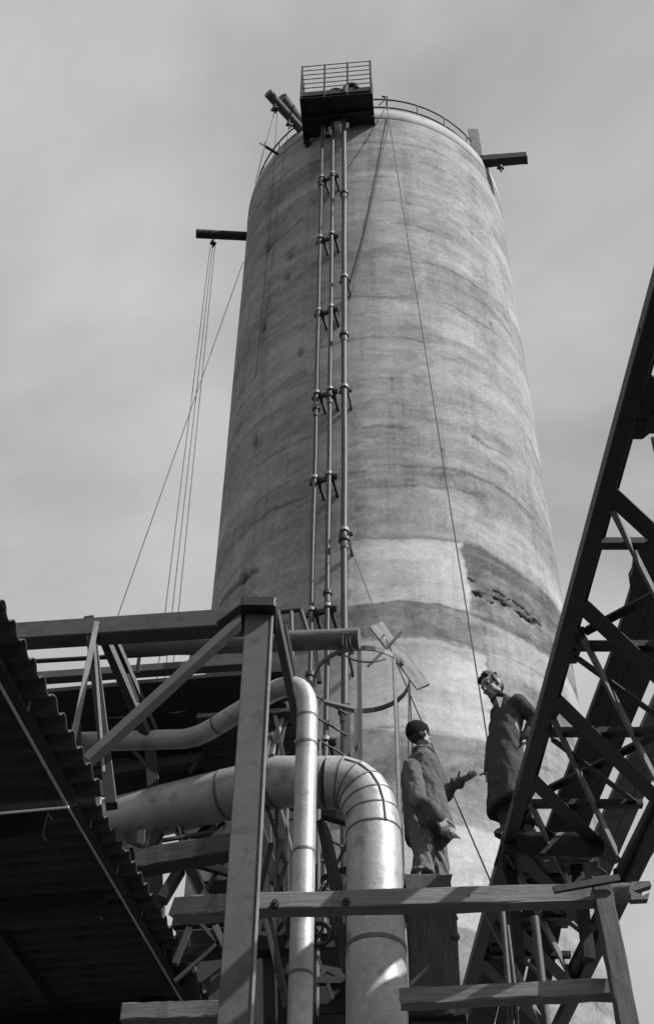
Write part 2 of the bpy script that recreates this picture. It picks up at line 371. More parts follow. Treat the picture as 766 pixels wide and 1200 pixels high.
quads = np.stack([ii * npn + jj, ii * npn + j2, (ii + 1) * npn + j2, (ii + 1) * npn + jj], -1).reshape(-1, 4)
me = bpy.data.meshes.new('wall'); me.vertices.add(len(verts)); me.vertices.foreach_set('co', verts.ravel())
me.loops.add(quads.size); me.loops.foreach_set('vertex_index', quads.ravel().astype(np.int32)); me.polygons.add(len(quads))
me.polygons.foreach_set('loop_start', np.arange(0, quads.size, 4, dtype=np.int32)); me.polygons.foreach_set('use_smooth', np.ones(len(quads), bool))
me.update(calc_edges=True); me.attributes.new('tone', 'FLOAT', 'POINT').data.foreach_set('value', tone.ravel().astype(np.float32))
uvl = me.uv_layers.new(name='UVMap'); vi = quads.ravel(); uvl.data.foreach_set('uv', np.stack([S_.ravel()[vi], ZZ.ravel()[vi]], -1).ravel().astype(np.float32))
me.materials.append(MATS['concrete']); o = bpy.data.objects.new('wall', me); COL.objects.link(o); o.parent = tower
mb = MB()        # wall top ring and inside face
for a, b in (((TR - .003, TH_), (TR - .3, TH_)), ((TR - .3, TH_), (TR - .3, TH_ - 4))):
    n = 128
    mb.add([(TX + r * math.sin(2 * math.pi * k / n), TY - r * math.cos(2 * math.pi * k / n), z) for r, z in (a, b) for k in range(n)],
           [(k, (k + 1) % n, n + (k + 1) % n, n + k) for k in range(n)], None, True)
mb.build('rim', 'concrete_top', tower)
mb = MB(); n = 128; r1, r2 = TR + .012, TR + .002     # thin lighter screed lip round the top
mb.loft([[fromcyl(2 * math.pi * k / n, z, r) for k in range(n)] for r, z in ((r2, TH_ - .42), (r1, TH_ - .40), (r1, TH_ + .012), (TR - .05, TH_ + .012))], caps=False)
mb.build('lip', 'lip_mat', tower)

# guard rail round the rim
rail = thing('guard_rail', 'two bar tubular guard rail curving round the tower rim', 'railing', (TX, TY, TH_))
for hh in (.42, .86):
    mb = MB(); mb.tube([fromcyl(2 * math.pi * k / 96, TH_ + hh, TR - .12) for k in range(97)], .022, 8, caps=False); mb.build('rail', 'steel_dark', rail)
for k in range(26):
    a = 2 * math.pi * (k + .3) / 26; mb = MB(); mb.tube([fromcyl(a, TH_, TR - .12), fromcyl(a, TH_ + .87, TR - .12)], .02, 6); mb.build('post', 'steel_dark', rail)

# riser pipes with brackets
def riser(px, py, name, label, r, off=.3):
    p, _ = cyl(onT(px, py, off)); x = fromcyl(p, 0, TR + off)
    t = thing('riser_pipe', label, 'pipe', (x.x, x.y, 0), 'riser pipes up the tower face')
    return t, p
ztop = TH_ - .35
RS = []
for px, label, r, fl in ((368.4, 'leftmost of the three thin pipes running up the tower', .043, (221, 480, 790)),
                         (385.2, 'middle thin pipe of three running up the tower', .043, (208, 465, 695, 940)),
                         (403.2, 'right hand thicker pipe of three running up the tower', .056, (227, 393, 633, 834))):
    t, p = riser(px, 560, 'riser_pipe', label, r); RS.append((t, p, r))
    mb = MB(); n = 40; mb.tube([fromcyl(p + .0012 * math.sin(k * 1.1), .0 + ztop * k / n, TR + .3 + .008 * math.sin(k * .9)) for k in range(n + 1)], r, 12); mb.build('pipe_run', 'riser', t)
    for fy in fl:
        z = onT(px, fy, .3).z; z = [fz for fz in [z]][0]
        mb = MB(); c = fromcyl(p, z, TR + .3)
        mb.tube([c - Vector((0, 0, .035)), c + Vector((0, 0, .035))], r * 1.75, 14, smooth=False); fo = mb.build('flange', 'steel_black', t)
        mb = MB(); mb.tube([c - Vector((0, 0, .22)), c - Vector((0, 0, .04))], r * 1.25, 12); mb.build('collar', 'steel_grey', fo)
pl, pm, pr = RS[0][1], RS[1][1], RS[2][1]
for by in (208, 278, 363, 459, 558, 712, 868, 1000):
    z = onT(376, by, .3).z
    mb = MB(); mb.bar(fromcyl(pl - .035, z, TR + .21), fromcyl(pm + .035, z, TR + .21), .05, .10); br = mb.build('pipe_bracket', 'steel_black', tower)
    for p in (pl, pm):
        mb = MB(); mb.bar(fromcyl(p + .012, z + .02, TR + .30), fromcyl(p + .024, z - .30, TR - .03), .045, .11); mb.build('strut', 'steel_black', br)
        mb = MB(); mb.tube([fromcyl(p, z - .035, TR + .3), fromcyl(p, z + .035, TR + .3)], .068, 10); mb.build('clamp', 'steel_light', br)
for by in (325, 454, 622, 760, 900):
    z = onT(403, by, .3).z
    mb = MB(); mb.bar(fromcyl(pr - .034, z, TR + .2), fromcyl(pr + .034, z, TR + .2), .045, .07); br = mb.build('pipe_bracket', 'steel_black', tower)
    mb = MB(); mb.bar(fromcyl(pr + .012, z + .02, TR + .30), fromcyl(pr + .022, z - .32, TR - .03), .03, .08); mb.build('strut', 'steel_black', br)
    mb = MB(); mb.tube([fromcyl(pr, z - .035, TR + .3), fromcyl(pr, z + .035, TR + .3)], .086, 10); mb.build('clamp', 'steel_light', br)

# landing platform at the top
zf = (onT(438, 149).z + onT(357, 164).z) / 2
A = Z(352.5, 114, zf); B = Z(434.5, 107, zf); C = Z(438, 150, zf); D = Z(357, 163, zf)
plat = thing('hoist_landing', 'dark sheeted steel landing cage hung at the tower top', 'platform', ((A + B) / 2))
ex = (B - A).normalized(); ey = ((C + D) / 2 - (A + B) / 2); ey -= ex * ey.dot(ex); ey.normalize(); wd = (B - A).length; dp = ((C - B).dot(ey) + (D - A).dot(ey)) / 2
G = lambda u, v, h: A.lerp(B, u).lerp(D.lerp(C, u), v) + Vector((0, 0, h))
def nofill(u0, u1, v0, v1): 
    mb = MB(); mb.plate([G(u0, v0, 0), G(u1, v0, 0), G(u1, v1, 0), G(u0, v1, 0)], .03, (0, 0, 1)); mb.build('floor_plate', 'steel_black', plat)
nofill(0, .27, 0, 1); nofill(.27, .42, 0, .78); nofill(.42, .54, 0, .68); nofill(.54, .66, 0, .74); nofill(.66, 1, 0, .97)
for v in (.02, .5):
    mb = MB(); mb.chan(G(0, v, -.08), G(1, v, -.08), .14, .06); mb.build('floor_beam', 'steel_black', plat)
for u in (.0, .33, .67, 1.0):
    mb = MB(); mb.angle(G(u, 0, -.03), G(u, 1.12, -.03), .07, up=(0, 0, -1)); mb.build('floor_beam', 'steel_black', plat)
HR = U(393, 75, G(.5, 0, 0).y).z - zf
for u in (0, .333, .667, 1):
    mb = MB(); mb.bar(G(u, 0, -.16), G(u, 0, HR), .05, .05); mb.build('post', 'steel_black', plat)
for k in range(7):
    h = .22 + (HR - .22) * k / 6
    mb = MB(); mb.tube([G(0, 0, h), G(1, 0, h)], .013, 6); mb.build('rail', 'steel_dark', plat)
for u in (0, 1):
    mb = MB(); mb.bar(G(u, .6, -.2), G(u, .6, HR - .1), .045, .045); mb.build('post', 'steel_black', plat)
    for h in (.6, 1.1, 1.6):
        mb = MB(); mb.tube([G(u, 0, h), G(u, .6, h)], .013, 6); mb.build('side_rail', 'steel_dark', plat)
    mb = MB(); mb.plate([G(u, 0, 0), G(u, .95, 0), G(u, .95, .5), G(u, 0, .5)], .02, ex); mb.build('kick_plate', 'steel_black', plat)
mb = MB(); mb.plate([G(0, 0, 0.02), G(1, 0, 0.02), G(1, 0, .24), G(0, 0, .24)], .02, ey); mb.build('kick_plate', 'steel_black', plat)
for u, v in ((.04, 1.02), (.71, .98), (.985, .98), (.35, .9)):
    mb = MB(); mb.bar(G(u, v, -.02), G(u, v, -.3), .12, .14); mb.build('bearing_foot', 'steel_black', plat)
for u, v, rr in ((.40, .12, .17), (.63, .02, .16)):      # bent pipe tops standing on the landing
    c = G(u, v, .02); mb = MB(); mb.tube([c + Vector((0, 0, 0)), c + Vector((0, 0, .3)), c + Vector((0, 0, .42)) + ex * .06, c + Vector((0, 0, .46)) + ex * .17, c + Vector((0, 0, .40)) + ex * .27, c + ex * .3 + Vector((0, 0, .2))], .07, 10)
    mb.build('pipe_bend', 'steel_black', plat)

# ------------------------------------------------------------------ timbers, pulleys at the tower top
def pulley(p, name, label, r=.1):
    t = thing(name, label, 'pulley', p - Vector((0, 0, .5)))
    mb = MB(); mb.tube([p, p - Vector((0, 0, .16))], .02, 6); mb.build('hook', 'steel_black', t)
    c = p - Vector((0, 0, .3)); a = Vector((.8, .6, 0))
    for s in (-1, 1):
        mb = MB(); mb.tube([c + a * s * .045, c + a * s * .062], r * 1.05, 12, smooth=False); mb.build('cheek', 'steel_black', t)
    mb = MB(); mb.tube([c - a * .04, c + a * .04], r * .85, 12); mb.build('sheave', 'steel_dark', t)
    mb = MB(); mb.tube([c, c - Vector((0, 0, .22))], .022, 6); mb.build('becket', 'steel_black', t)
    return c - Vector((0, 0, .1))
zl_ = TH_ + .16
def tlog(name, label, pa, pb, r, m='bark'):
    mb = MB(); mb.log(pa, pb, r); return tag(mb.build(name, m), label, 'log')
la0 = Z(357, 157, zl_); la1 = Z(314, 109, zl_)
tlog('log', 'thinner upper log jutting out beside the landing cage', la0, la1, .125)
lb0 = Z(357, 152, zl_ + .3); lb1 = Z(329, 115, zl_ + .3)
tlog('log', 'thicker log with a blunt round end jutting beside the landing cage', lb0, lb1, .17)
pa = la0.lerp(la1, .80) - Vector((0, 0, .12)); pb = la0.lerp(la1, .42) - Vector((0, 0, .12))
ca = pulley(pa, 'pulley_block', 'dark pulley block hanging from the outer end of the upper logs')
cb = pulley(pb, 'pulley_block', 'small pulley block hanging nearer the landing cage under the logs', .07)
# left beam low on the flank, right beam at the rim
yt = TY
bl0, bl1 = U(230, 274, yt - .3), U(296, 277.5, yt - .1)
mb = MB(); mb.log(bl0, bl1, .12, .12, j=.03); tag(mb.build('beam', 'timber_black'), 'dark round timber jutting out left from the shaded tower flank', 'beam')
ce = pulley(U(250.5, 279, yt - .25) + Vector((0, 0, .04)), 'pulley_block', 'pulley block hanging under the timber on the left tower flank', .07)
zr = TH_ + .12
br0, br1 = Z(556, 190, zr), Z(617, 185, zr)
mb = MB(); mb.timber(br0, br1, .24, .26); tag(mb.build('beam', 'timber_black'), 'squared timber sticking out right over the tower rim', 'beam')
pulley(br0.lerp(br1, .47) - Vector((0, 0, .1)), 'pulley_block', 'pulley block hanging under the right hand timber at the rim', .08)
bb = Z(559, 183, TH_ + .1); bt = bb + Vector((-.02, 0, 1.45))
mb = MB(); mb.timber(bb, bt, .26, .05, up=(0, 1, 0)); tag(mb.build('board', 'timber'), 'short upright board standing at the right end of the rim rail', 'board')
p0 = Z(326, 181, TH_ - .2); p1 = Z(310, 171, TH_ - .2)
arm = thing('davit_arm', 'small steel arm with forked tip at the left rim', 'bracket', p0)
mb = MB(); mb.bar(p0 + (p0 - p1) * .25, p1, .06, .06); mb.build('arm', 'steel_black', arm)
mb = MB(); mb.tube([p1, p1 + Vector((-.13, -.05, .05))], .016, 6); mb.build('prong', 'steel_black', arm)
mb = MB(); mb.tube([p1, p1 + Vector((0, 0, .22))], .013, 6); mb.build('prong', 'steel_black', arm)
kb = Z(512, 152, TH_ + .0)
mb = MB(); mb.plate([kb + Vector((-.22, 0, 0)), kb + Vector((.3, .25, 0)), kb + Vector((-.02, .05, .5))], .05); tag(mb.build('canvas_scrap', 'steel_black'), 'dark triangular scrap caught on the rim rail', 'scrap')

# ------------------------------------------------------------------ ropes
def rope(pts, label, r=.014, group=None, m='rope', sag=0.0, name='rope'):
    mb = MB(); P = []
    for a, b in zip(pts[:-1], pts[1:]):
        a, b = Vector(a), Vector(b)
        for i in range(12): t = i / 12; q = a.lerp(b, t); q.z -= sag * 4 * t * (1 - t); P.append(q)
    P.append(Vector(pts[-1])); mb.tube(P, r, 6); return tag(mb.build(name, m), label, 'rope', group)
top = fromcyl(cyl(onT(453, 128))[0], TH_ + .86, TR - .10)
rope([top, onT(454, 150, .05), onT(405.5, 372, .05), onT(404, 380, .3)], 'slack rope from the rim rail slanting down to the pipes', .010)
rope([top, U(592, 1000, 11.5)], 'long taut rope from the rim rail down to the truss foot', .009, sag=.12)
mb = MB(); k = top; mb.tube([k + Vector((-.18, 0, -.35)), k, k + Vector((.06, 0, .1)), k + Vector((-.1, 0, .16)), k, k + Vector((.14, 0, -.1))], .018, 6); tag(mb.build('rope_knot', 'rope'), 'knotted rope end tied round the rim rail', 'knot')
for x0, x1, l in ((-.03, 176, 'leftmost'), (0, 186, 'middle'), (.03, 195, 'rightmost')):
    rope([ce + Vector((x0 * 2, 0, -.05)), U(x1, 860, 15.6)], l + ' of three hoist ropes hanging from the left flank timber', .008, 'hoist ropes at left')
rope([fromcyl(-1.45, onT(289, 290).z, TR + .02), U(122, 768, 14.5)], 'single slanting rope crossing the hoist ropes at left', .008)
rope([ca, Z(308, 180, 29.5), U(299, 215, TY - 1)], 'thin rope falling from the outer pulley at the top', .009)
rope([ca + Vector((.06, 0, 0)), onT(318, 240, .04), onT(300, 440, .05)], 'thin rope lying down the shaded tower flank', .006)
rope([cb, onT(326, 230, .04), onT(311, 380, .05)], 'rope from the inner pulley hanging close to the wall', .006)

# ------------------------------------------------------------------ front steel frame and decks (left)
YP = 8.35
post = thing('steel_post', 'tall grey painted steel post with a dark cap plate', 'post', (U(283, 1195, YP).x, YP, 0))
ptop = U(303, 728, YP); xb = ptop.x
mb = MB(); mb.bar((xb, YP, 0), (xb, YP, ptop.z), .205, .16, up=(0, 1, 0), ch=.03); mb.build('shaft', 'steel_grey', post)
mb = MB(); mb.bar((xb + .112, YP - .075, 0), (xb + .112, YP - .075, ptop.z - .02), .018, .03, up=(0, 1, 0)); mb.build('lit_edge_strip', 'steel_light', post)  # pale strip paints in the sunlit right edge of the post
mb = MB(); mb.bar((xb, YP - .02, ptop.z + .0), (xb, YP - .02, ptop.z + .09), .28, .34, up=(0, 1, 0)); cpp = mb.build('cap_plate', 'steel_black', post)
for dx in (-.1, -.03, .05, .12):
    mb = MB(); mb.tube([(xb + dx, YP - .12, ptop.z + .08), (xb + dx + .02, YP - .12, ptop.z + .16)], .013, 6); mb.build('bolt', 'steel_black', cpp)

fr = thing('steel_staging', 'dark bolted steel staging frame between the roof edge and the post', 'frame', U(160, 1100, 9.2))
def M(part, m, a, b, w, h=None, kind='bar', Ya=None, Yb=None, up=(0, 0, 1), par=None, flip=1):
    mb = MB(); p0, p1 = U(a[0], a[1], Ya), U(b[0], b[1], Yb if Yb is not None else Ya)
    if kind == 'bar': mb.bar(p0, p1, w, h, up)
    elif kind == 'angle': mb.angle(p0, p1, w, up=up, flip=flip)
    elif kind == 'chan': mb.chan(p0, p1, h, w, up=up, flip=flip)
    elif kind == 'ibeam': mb.ibeam(p0, p1, h, w, up=up)
    elif kind == 'timber': mb.timber(p0, p1, w, h, up)
    elif kind == 'log': mb.log(p0, p1, w, h)
    elif kind == 'tube': mb.tube([p0, p1], w, 10)
    return mb.build(part, m, par if par is not None else fr)
M('girder', 'steel_grey', (-10, 748), (300, 728), .17, .20, 'bar', 9.35, 8.9)
M('girder_flange', 'steel_dark', (-10, 754), (172, 743), .10, .10, 'bar', 9.55, 9.3)
M('girder', 'steel_grey', (30, 796), (300, 777), .10, .09, 'bar', 10.3, 9.9)
M('tie_rod', 'steel_black', (40, 775), (195, 766), .022, None, 'tube', 9.9, 9.7)
# dark deck seen from below, as separate boards
for k in range(5):
    d0, d1 = .10 + k * .30, .36 + k * .30
    a0, a1 = U(26, 805, 10.4 + d0), U(300, 786, 10.0 + d0); zdk = min(a0.z, a1.z)
    q = [Z(30, 800, 1.6 + 9.1)]
zd = U(30, 800, 10.3).z - .03
xl, xr_ = U(20, 800, 10.3).x, U(335, 780, 10.0).x
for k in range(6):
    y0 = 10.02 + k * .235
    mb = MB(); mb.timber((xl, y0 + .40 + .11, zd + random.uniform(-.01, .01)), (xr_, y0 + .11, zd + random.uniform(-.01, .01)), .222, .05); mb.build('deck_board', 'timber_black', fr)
zl2 = U(280, 872, 10.4).z  # lower boards added to throw shade on the duct run
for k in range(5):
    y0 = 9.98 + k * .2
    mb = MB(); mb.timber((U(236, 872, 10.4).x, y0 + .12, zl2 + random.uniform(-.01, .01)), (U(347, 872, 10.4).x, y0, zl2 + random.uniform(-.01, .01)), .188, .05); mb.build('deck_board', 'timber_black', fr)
M('deck_bearer', 'steel_black', (50, 838), (300, 820), .1, .16, 'bar', 11.0, 10.7)
M('leg', 'steel_light', (114, 728), (86, 868), .045, None, 'angle', 9.0, 9.2)  # pale steel paints this leg as the sunlit one
M('leg', 'steel_black', (105, 726), (131, 945), .10, .09, 'bar', 9.15, 9.15)
M('lit_leg_edge', 'steel_light', (110, 742), (122, 905), .02, .02, 'bar', 9.08, 9.08)  # thin pale bar paints the sunlit edge of the dark leg
M('leg', 'steel_black', (118, 738), (172, 862), .085, .07, 'bar', 9.4, 9.9)
M('leg', 'steel_black', (130, 738), (184, 862), .05, .05, 'bar', 9.45, 9.95)
M('lit_brace_edge', 'steel_light', (150, 790), (162, 822), .02, .02, 'bar', 9.3, 9.35)  # another sunlit edge painted as a pale sliver
M('brace', 'steel_grey', (287, 724), (102, 893), .115, .07, 'bar', 8.75, 8.85)
M('gusset', 'steel_grey', (262, 738), (292, 716), .22, .02, 'bar', 8.85, 8.7)
M('strut', 'steel_dark', (322, 716), (352, 860), .075, .06, 'bar', 8.9, 9.3)
M('strut', 'steel_black', (333, 735), (356, 850), .045, .06, 'bar', 9.2, 9.6)
M('strut', 'steel_black', (236, 722), (250, 748), .05, .05, 'bar', 9.6, 9.8)
M('strut', 'steel_dark', (228, 740), (224, 775), .035, .035, 'bar', 9.9, 9.9)
M('strut', 'steel_light', (164, 765), (161, 788), .035, .03, 'bar', 9.9, 10)
for a, b, w, Y in (((322, 840), (336, 905), .03, 9.9), ((335, 845), (316, 930), .025, 10.0), ((310, 935), (333, 1010), .03, 10.1), ((336, 1010), (308, 1090), .03, 10.1), ((310, 1075), (330, 1160), .035, 10.0),
                   ((190, 985), (250, 975), .03, 10.2), ((150, 985), (205, 1010), .03, 10.2), ((228, 1075), (286, 1140), .03, 10.0), ((262, 1010), (230, 1060), .03, 10.1), ((205, 1150), (262, 1100), .03, 10.0),
                   ((380, 1000), (408, 1060), .025, 10.3), ((408, 985), (376, 1050), .025, 10.4), ((140, 862), (176, 900), .03, 10.5), ((252, 862), (222, 905), .03, 10.5)):
    M('lattice_bar', 'steel_grey' if w < .03 else 'steel_dark', a, b, w, w, 'bar', Y)
M('hand_rail', 'steel_dark', (318, 718), (353, 714), .028, None, 'tube', 10.2)
M('hand_rail', 'steel_grey', (341, 716), (343, 800), .024, None, 'tube', 10.2)
M('hand_rail', 'steel_dark', (352, 715), (364, 752), .024, None, 'tube', 10.2)
# lower members in the shade; the pale bars paint in sunlit bits
for m_, a, b, w, h, Ya, Yb in (
        ('steel_black', (88, 882), (300, 872), .12, .10, 10.8, 10.6), ('steel_dark', (120, 905), (300, 880), .09, .14, 10.9, 10.6),
        ('steel_light', (182, 884), (250, 876), .10, .05, 11.2, 11.1), ('steel_light', (196, 908), (255, 890), .08, .14, 11.6, 11.5),
        ('steel_black', (168, 838), (180, 858), .06, .06, 10.6, 10.6), ('steel_black', (186, 838), (166, 868), .06, .06, 10.9, 10.9),
        ('steel_black', (176, 870), (181, 935), .11, .08, 10.5, 10.5), ('steel_grey', (100, 915), (160, 880), .07, .05, 11.2, 11.2),
        ('steel_black', (126, 925), (300, 905), .2, .12, 11.4, 11.2), ('steel_black', (90, 850), (88, 900), .08, .08, 9.9, 9.9),
        ('steel_black', (186, 975), (168, 1008), .09, .09, 10.4, 10.4), ('steel_dark', (166, 975), (164, 1010), .07, .07, 10.4, 10.4),
        ('steel_dark', (205, 965), (222, 1000), .10, .06, 10.6, 10.6), ('steel_light', (210, 968), (216, 996), .02, .02, 10.5, 10.5),
        ('steel_black', (250, 965), (215, 1004), .13, .07, 10.6, 10.6), ('steel_dark', (262, 965), (240, 995), .06, .05, 10.7, 10.7),
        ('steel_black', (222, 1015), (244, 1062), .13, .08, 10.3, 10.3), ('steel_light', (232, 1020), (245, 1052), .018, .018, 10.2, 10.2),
        ('steel_black', (212, 1018), (190, 1055), .12, .08, 10.3, 10.3), ('steel_black', (230, 1012), (300, 1032), .06, .06, 10.1, 10.0),
        ('steel_black', (240, 1045), (300, 1040), .14, .14, 11.2, 11.0), ('steel_black', (204, 1082), (300, 1074), .08, .10, 10.2, 10.0),
        ('steel_black', (205, 1120), (285, 1112), .09, .10, 10.2, 10.0), ('steel_dark', (222, 1088), (205, 1130), .05, .05, 10.0, 10.0),
        ('steel_grey', (252, 1086), (272, 1130), .05, .05, 10.0, 10.0), ('steel_black', (180, 1060), (176, 1200), .2, .12, 11.2, 11.2),
        ('steel_black', (218, 1120), (232, 1200), .14, .12, 10.8, 10.8), ('steel_dark', (240, 1160), (290, 1120), .2, .06, 11.3, 11.3),
        ('steel_black', (150, 1000), (190, 1190), .16, .12, 11.8, 11.8), ('steel_black', (300, 1110), (412, 1106), .14, .14, 10.8, 10.8),
        ('steel_dark', (310, 900), (316, 1200), .10, .10, 10.9, 10.9), ('steel_black', (328, 880), (334, 1200), .12, .10, 11.2, 11.2),
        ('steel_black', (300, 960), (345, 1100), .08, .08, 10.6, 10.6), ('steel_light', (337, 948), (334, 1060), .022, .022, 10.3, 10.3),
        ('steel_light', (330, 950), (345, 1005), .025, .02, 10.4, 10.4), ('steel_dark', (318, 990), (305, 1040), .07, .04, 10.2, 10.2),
        ('steel_grey', (331, 985), (318, 1035), .05, .04, 10.1, 10.1), ('steel_black', (300, 930), (410, 962), .1, .1, 11.4, 11.2),
        ('steel_grey', (372, 945), (369, 1060), .03, .03, 10.5, 10.5), ('steel_light', (375, 870), (372, 1190), .022, .022, 10.4, 10.4),
        ('steel_dark', (378, 965), (397, 1055), .12, .06, 10.2, 10.1), ('steel_dark', (391, 1070), (409, 1140), .11, .06, 10.1, 10.0),
        ('steel_black', (370, 1108), (415, 1108), .05, .06, 10.4, 10.4), ('steel_dark', (370, 1150), (415, 1150), .05, .06, 10.4, 10.4),
        ('steel_light', (372, 1120), (380, 1142), .03, .02, 10.0, 10.0), ('steel_light', (384, 1153), (390, 1170), .03, .02, 10.0, 10.0),
        ('steel_grey', (369, 1075), (366, 1190), .03, .03, 10.0, 10.0), ('steel_black', (340, 1180), (415, 1178), .2, .25, 10.6, 10.6),
        ('steel_dark', (372, 1120), (410, 1128), .08, .10, 10.7, 10.6), ('steel_grey', (312, 1062), (336, 1180), .05, .05, 10.4, 10.3),
        ('steel_grey', (318, 860), (305, 900), .06, .05, 10.0, 9.8), ('steel_light', (330, 840), (318, 885), .05, .03, 10.0, 9.9)):
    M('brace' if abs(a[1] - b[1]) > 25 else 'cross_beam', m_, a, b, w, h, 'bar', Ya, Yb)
# dark plates added to fill in the shaded background behind the staging
shade_backing = thing('shade_plates', 'added dark plate bunker deep in the shade behind the staging', 'backing', U(260, 1150, 12.4))
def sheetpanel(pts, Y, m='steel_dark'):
    mb = MB(); mb.plate([U(x, y, Y) for x, y in pts], .03, (0, 1, 0)); mb.build('plate', m, shade_backing)
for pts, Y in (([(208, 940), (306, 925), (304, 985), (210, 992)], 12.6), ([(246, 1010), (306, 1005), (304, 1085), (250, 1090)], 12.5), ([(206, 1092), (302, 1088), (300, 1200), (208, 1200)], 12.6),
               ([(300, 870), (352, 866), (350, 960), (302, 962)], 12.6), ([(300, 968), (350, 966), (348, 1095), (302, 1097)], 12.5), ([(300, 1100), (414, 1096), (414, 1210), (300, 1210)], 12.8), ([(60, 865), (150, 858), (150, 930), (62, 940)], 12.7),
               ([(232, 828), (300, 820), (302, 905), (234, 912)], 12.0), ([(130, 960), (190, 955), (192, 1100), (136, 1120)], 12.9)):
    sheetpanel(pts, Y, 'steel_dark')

# timbers in the staging
def wood(name, label, a, b, w, h, Ya, Yb, m='timber', kind='timber'):
    mb = MB(); p0, p1 = U(*a, Ya), U(*b, Yb)
    if kind == 'timber': mb.timber(p0, p1, w, h)
    else: mb.log(p0, p1, w, h)
    return tag(mb.build(name, m), label, 'log' if kind == 'log' else 'timber')
wood('log', 'long barked log lying through the staging behind the post', (128, 760), (421, 748), .085, .095, 9.75, 9.35, 'bark', 'log')
wood('timber', 'dark squared timber with a sunlit top edge left of the post', (162, 1012), (300, 988), .16, .17, 9.7, 9.4, 'timber_dark')
wood('timber', 'rough mottled timber end left of the post at main beam height', (209, 1068), (286, 1062), .16, .15, 9.2, 8.85, 'timber')
lb_ = wood('timber', 'long weathered squared beam crossing in front of both pipes', (300, 1061), (697, 1050), .125, .135, 8.72, 8.62, 'timber')
for x in (322, 405, 548, 682):
    y = 1063 - (x - 300) * .0277; c = U(x, y, 8.66); mb = MB(); mb.tube([c, c - Vector((0, .05, 0))], .03, 6, smooth=False); mb.tube([c - Vector((0, .04, 0)), c - Vector((0, .07, 0))], .014, 6, smooth=False); mb.build('bolt', 'steel_dark', lb_)
wood('timber', 'short sunlit timber at the bottom left under the roof', (146, 1191), (286, 1186), .15, .12, 9.0, 8.8, 'timber')
wood('timber', 'lower squared cross timber near the foot of the truss', (470, 1171), (716, 1160), .11, .115, 8.95, 8.7, 'timber')
wood('timber', 'dark lower timber under the man with the cap', (478, 1184), (546, 1181), .20, .22, 10.35, 10.3, 'timber_black')
mb = MB(); bx = U(702, 1033, 8.62); b0 = U(742, 1235, 8.45)
mb.timber(b0, bx, .125, .12, up=(0, 1, 0)); tag(mb.build('timber_prop', 'timber_dark'), 'leaning timber prop holding up the right end of the beam', 'timber')
brk = thing('broken_log', 'splintered broken log end poking out at the right edge', 'log', U(720, 1050, 9.0))
mb = MB(); mb.log(U(690, 1050, 9.2), U(744, 1046, 8.9), .075, .07, j=.1); mb.build('stem', 'bark', brk)
for pts in (((738, 1036), (760, 1035), (762, 1040), (740, 1047)), ((738, 1046), (752, 1052), (760, 1048), (758, 1056), (738, 1057))):
    mb = MB(); mb.plate([U(x, y, 8.9) for x, y in pts], .06, (0, 1, 0)); mb.build('splinter', 'bark', brk)
M('plank_clamp', 'steel_black', (648, 1043), (725, 1029), .03, .05, 'bar', 8.5, 8.5)

# ------------------------------------------------------------------ pipes
pipe = thing('lagged_pipe', 'slim lagged pipe rising from left and bending down beside the post', 'pipe', U(350, 1190, 9.15))
YA = 9.15
rp = .088
path = [U(70, 870, 10.1), U(215, 866, 9.9)] + arc_pts(U(215, 866, 9.9), U(232, 864, 9.88), U(250, 853, 9.8), 4)[1:] + [U(318, 811, YA + .12)]
path += arc_pts(U(318, 811, YA + .12), U(361, 790, YA), U(360, 836, YA), 8)[1:]
xp = U(360, 836, YA).x
path += [Vector((xp, YA, U(360, 836, YA).z - .4 * k)) for k in range(1, 8)] + [Vector((xp, YA, 0))]
mb = MB(); mb.tube(path, rp, 18); mb.build('pipe_run', 'lagging', pipe)
for q, dr in ((U(225, 864, 9.9), 1), (U(256, 849, 9.75), 1), (U(333, 806, YA + .1), 1)):
    mb = MB(); d = (U(300, 820, 9.3) - U(230, 862, 9.85)).normalized() if dr else Vector((0, 0, 1)); mb.tube([q - d * .012, q + d * .012], rp * 1.03, 18); mb.build('seam_band', 'lagging_seam', pipe)
for y in (842, 874, 1000, 1144):
    z = U(358, y, YA).z; mb = MB(); mb.tube([(xp, YA, z - .012), (xp, YA, z + .012)], rp * 1.035, 18); mb.build('seam_band', 'lagging_seam', pipe)

duct = thing('lagged_duct', 'large lagged duct turning down through a segmented elbow', 'pipe', U(440, 1190, 9.85))
YD = 9.85; rd = .225
c0 = U(120, 967, 10.9); c1 = U(326, 916, 10.05); xv = U(438, 1000, YD).x
c2 = U(384, 917, YD + .05); zend = U(437, 978, YD).z
cen = [c0, c0.lerp(c1, .5), c1]
corner = Vector((xv, YD, c2.z + .02)); bend = arc_pts(c2, corner, Vector((xv, YD, zend)), 6)
mb = MB(); mb.tube([c0, c0.lerp(c1, .33), c0.lerp(c1, .66), c1, c2], rd, 28); mb.build('duct_run', 'lagging', duct)
for i in range(6):                           # gores of the elbow, one by one
    a, b = bend[i], bend[i + 1]
    def tang(k): return (bend[min(k + 1, 6)] - bend[max(k - 1, 0)]).normalized()
    rings = []
    for p, tg in ((a, tang(i) if i else (bend[1] - bend[0]).normalized()), (b, tang(i + 1) if i < 5 else Vector((0, 0, -1)))):
        h = tg.cross(Vector((0, 1, 0))).normalized(); v = h.cross(tg)
        rings.append([p + (h * math.cos(2 * math.pi * k / 28) + v * math.sin(2 * math.pi * k / 28)) * rd * 1.012 for k in range(28)])
    mb = MB(); mb.loft(rings); mb.build('elbow_segment', 'lagging', duct)
    mb = MB(); tg = tang(i + 1); mb.tube([b - tg * .007, b + tg * .007], rd * 1.03, 28); mb.build('seam_band', 'lagging_seam', duct)
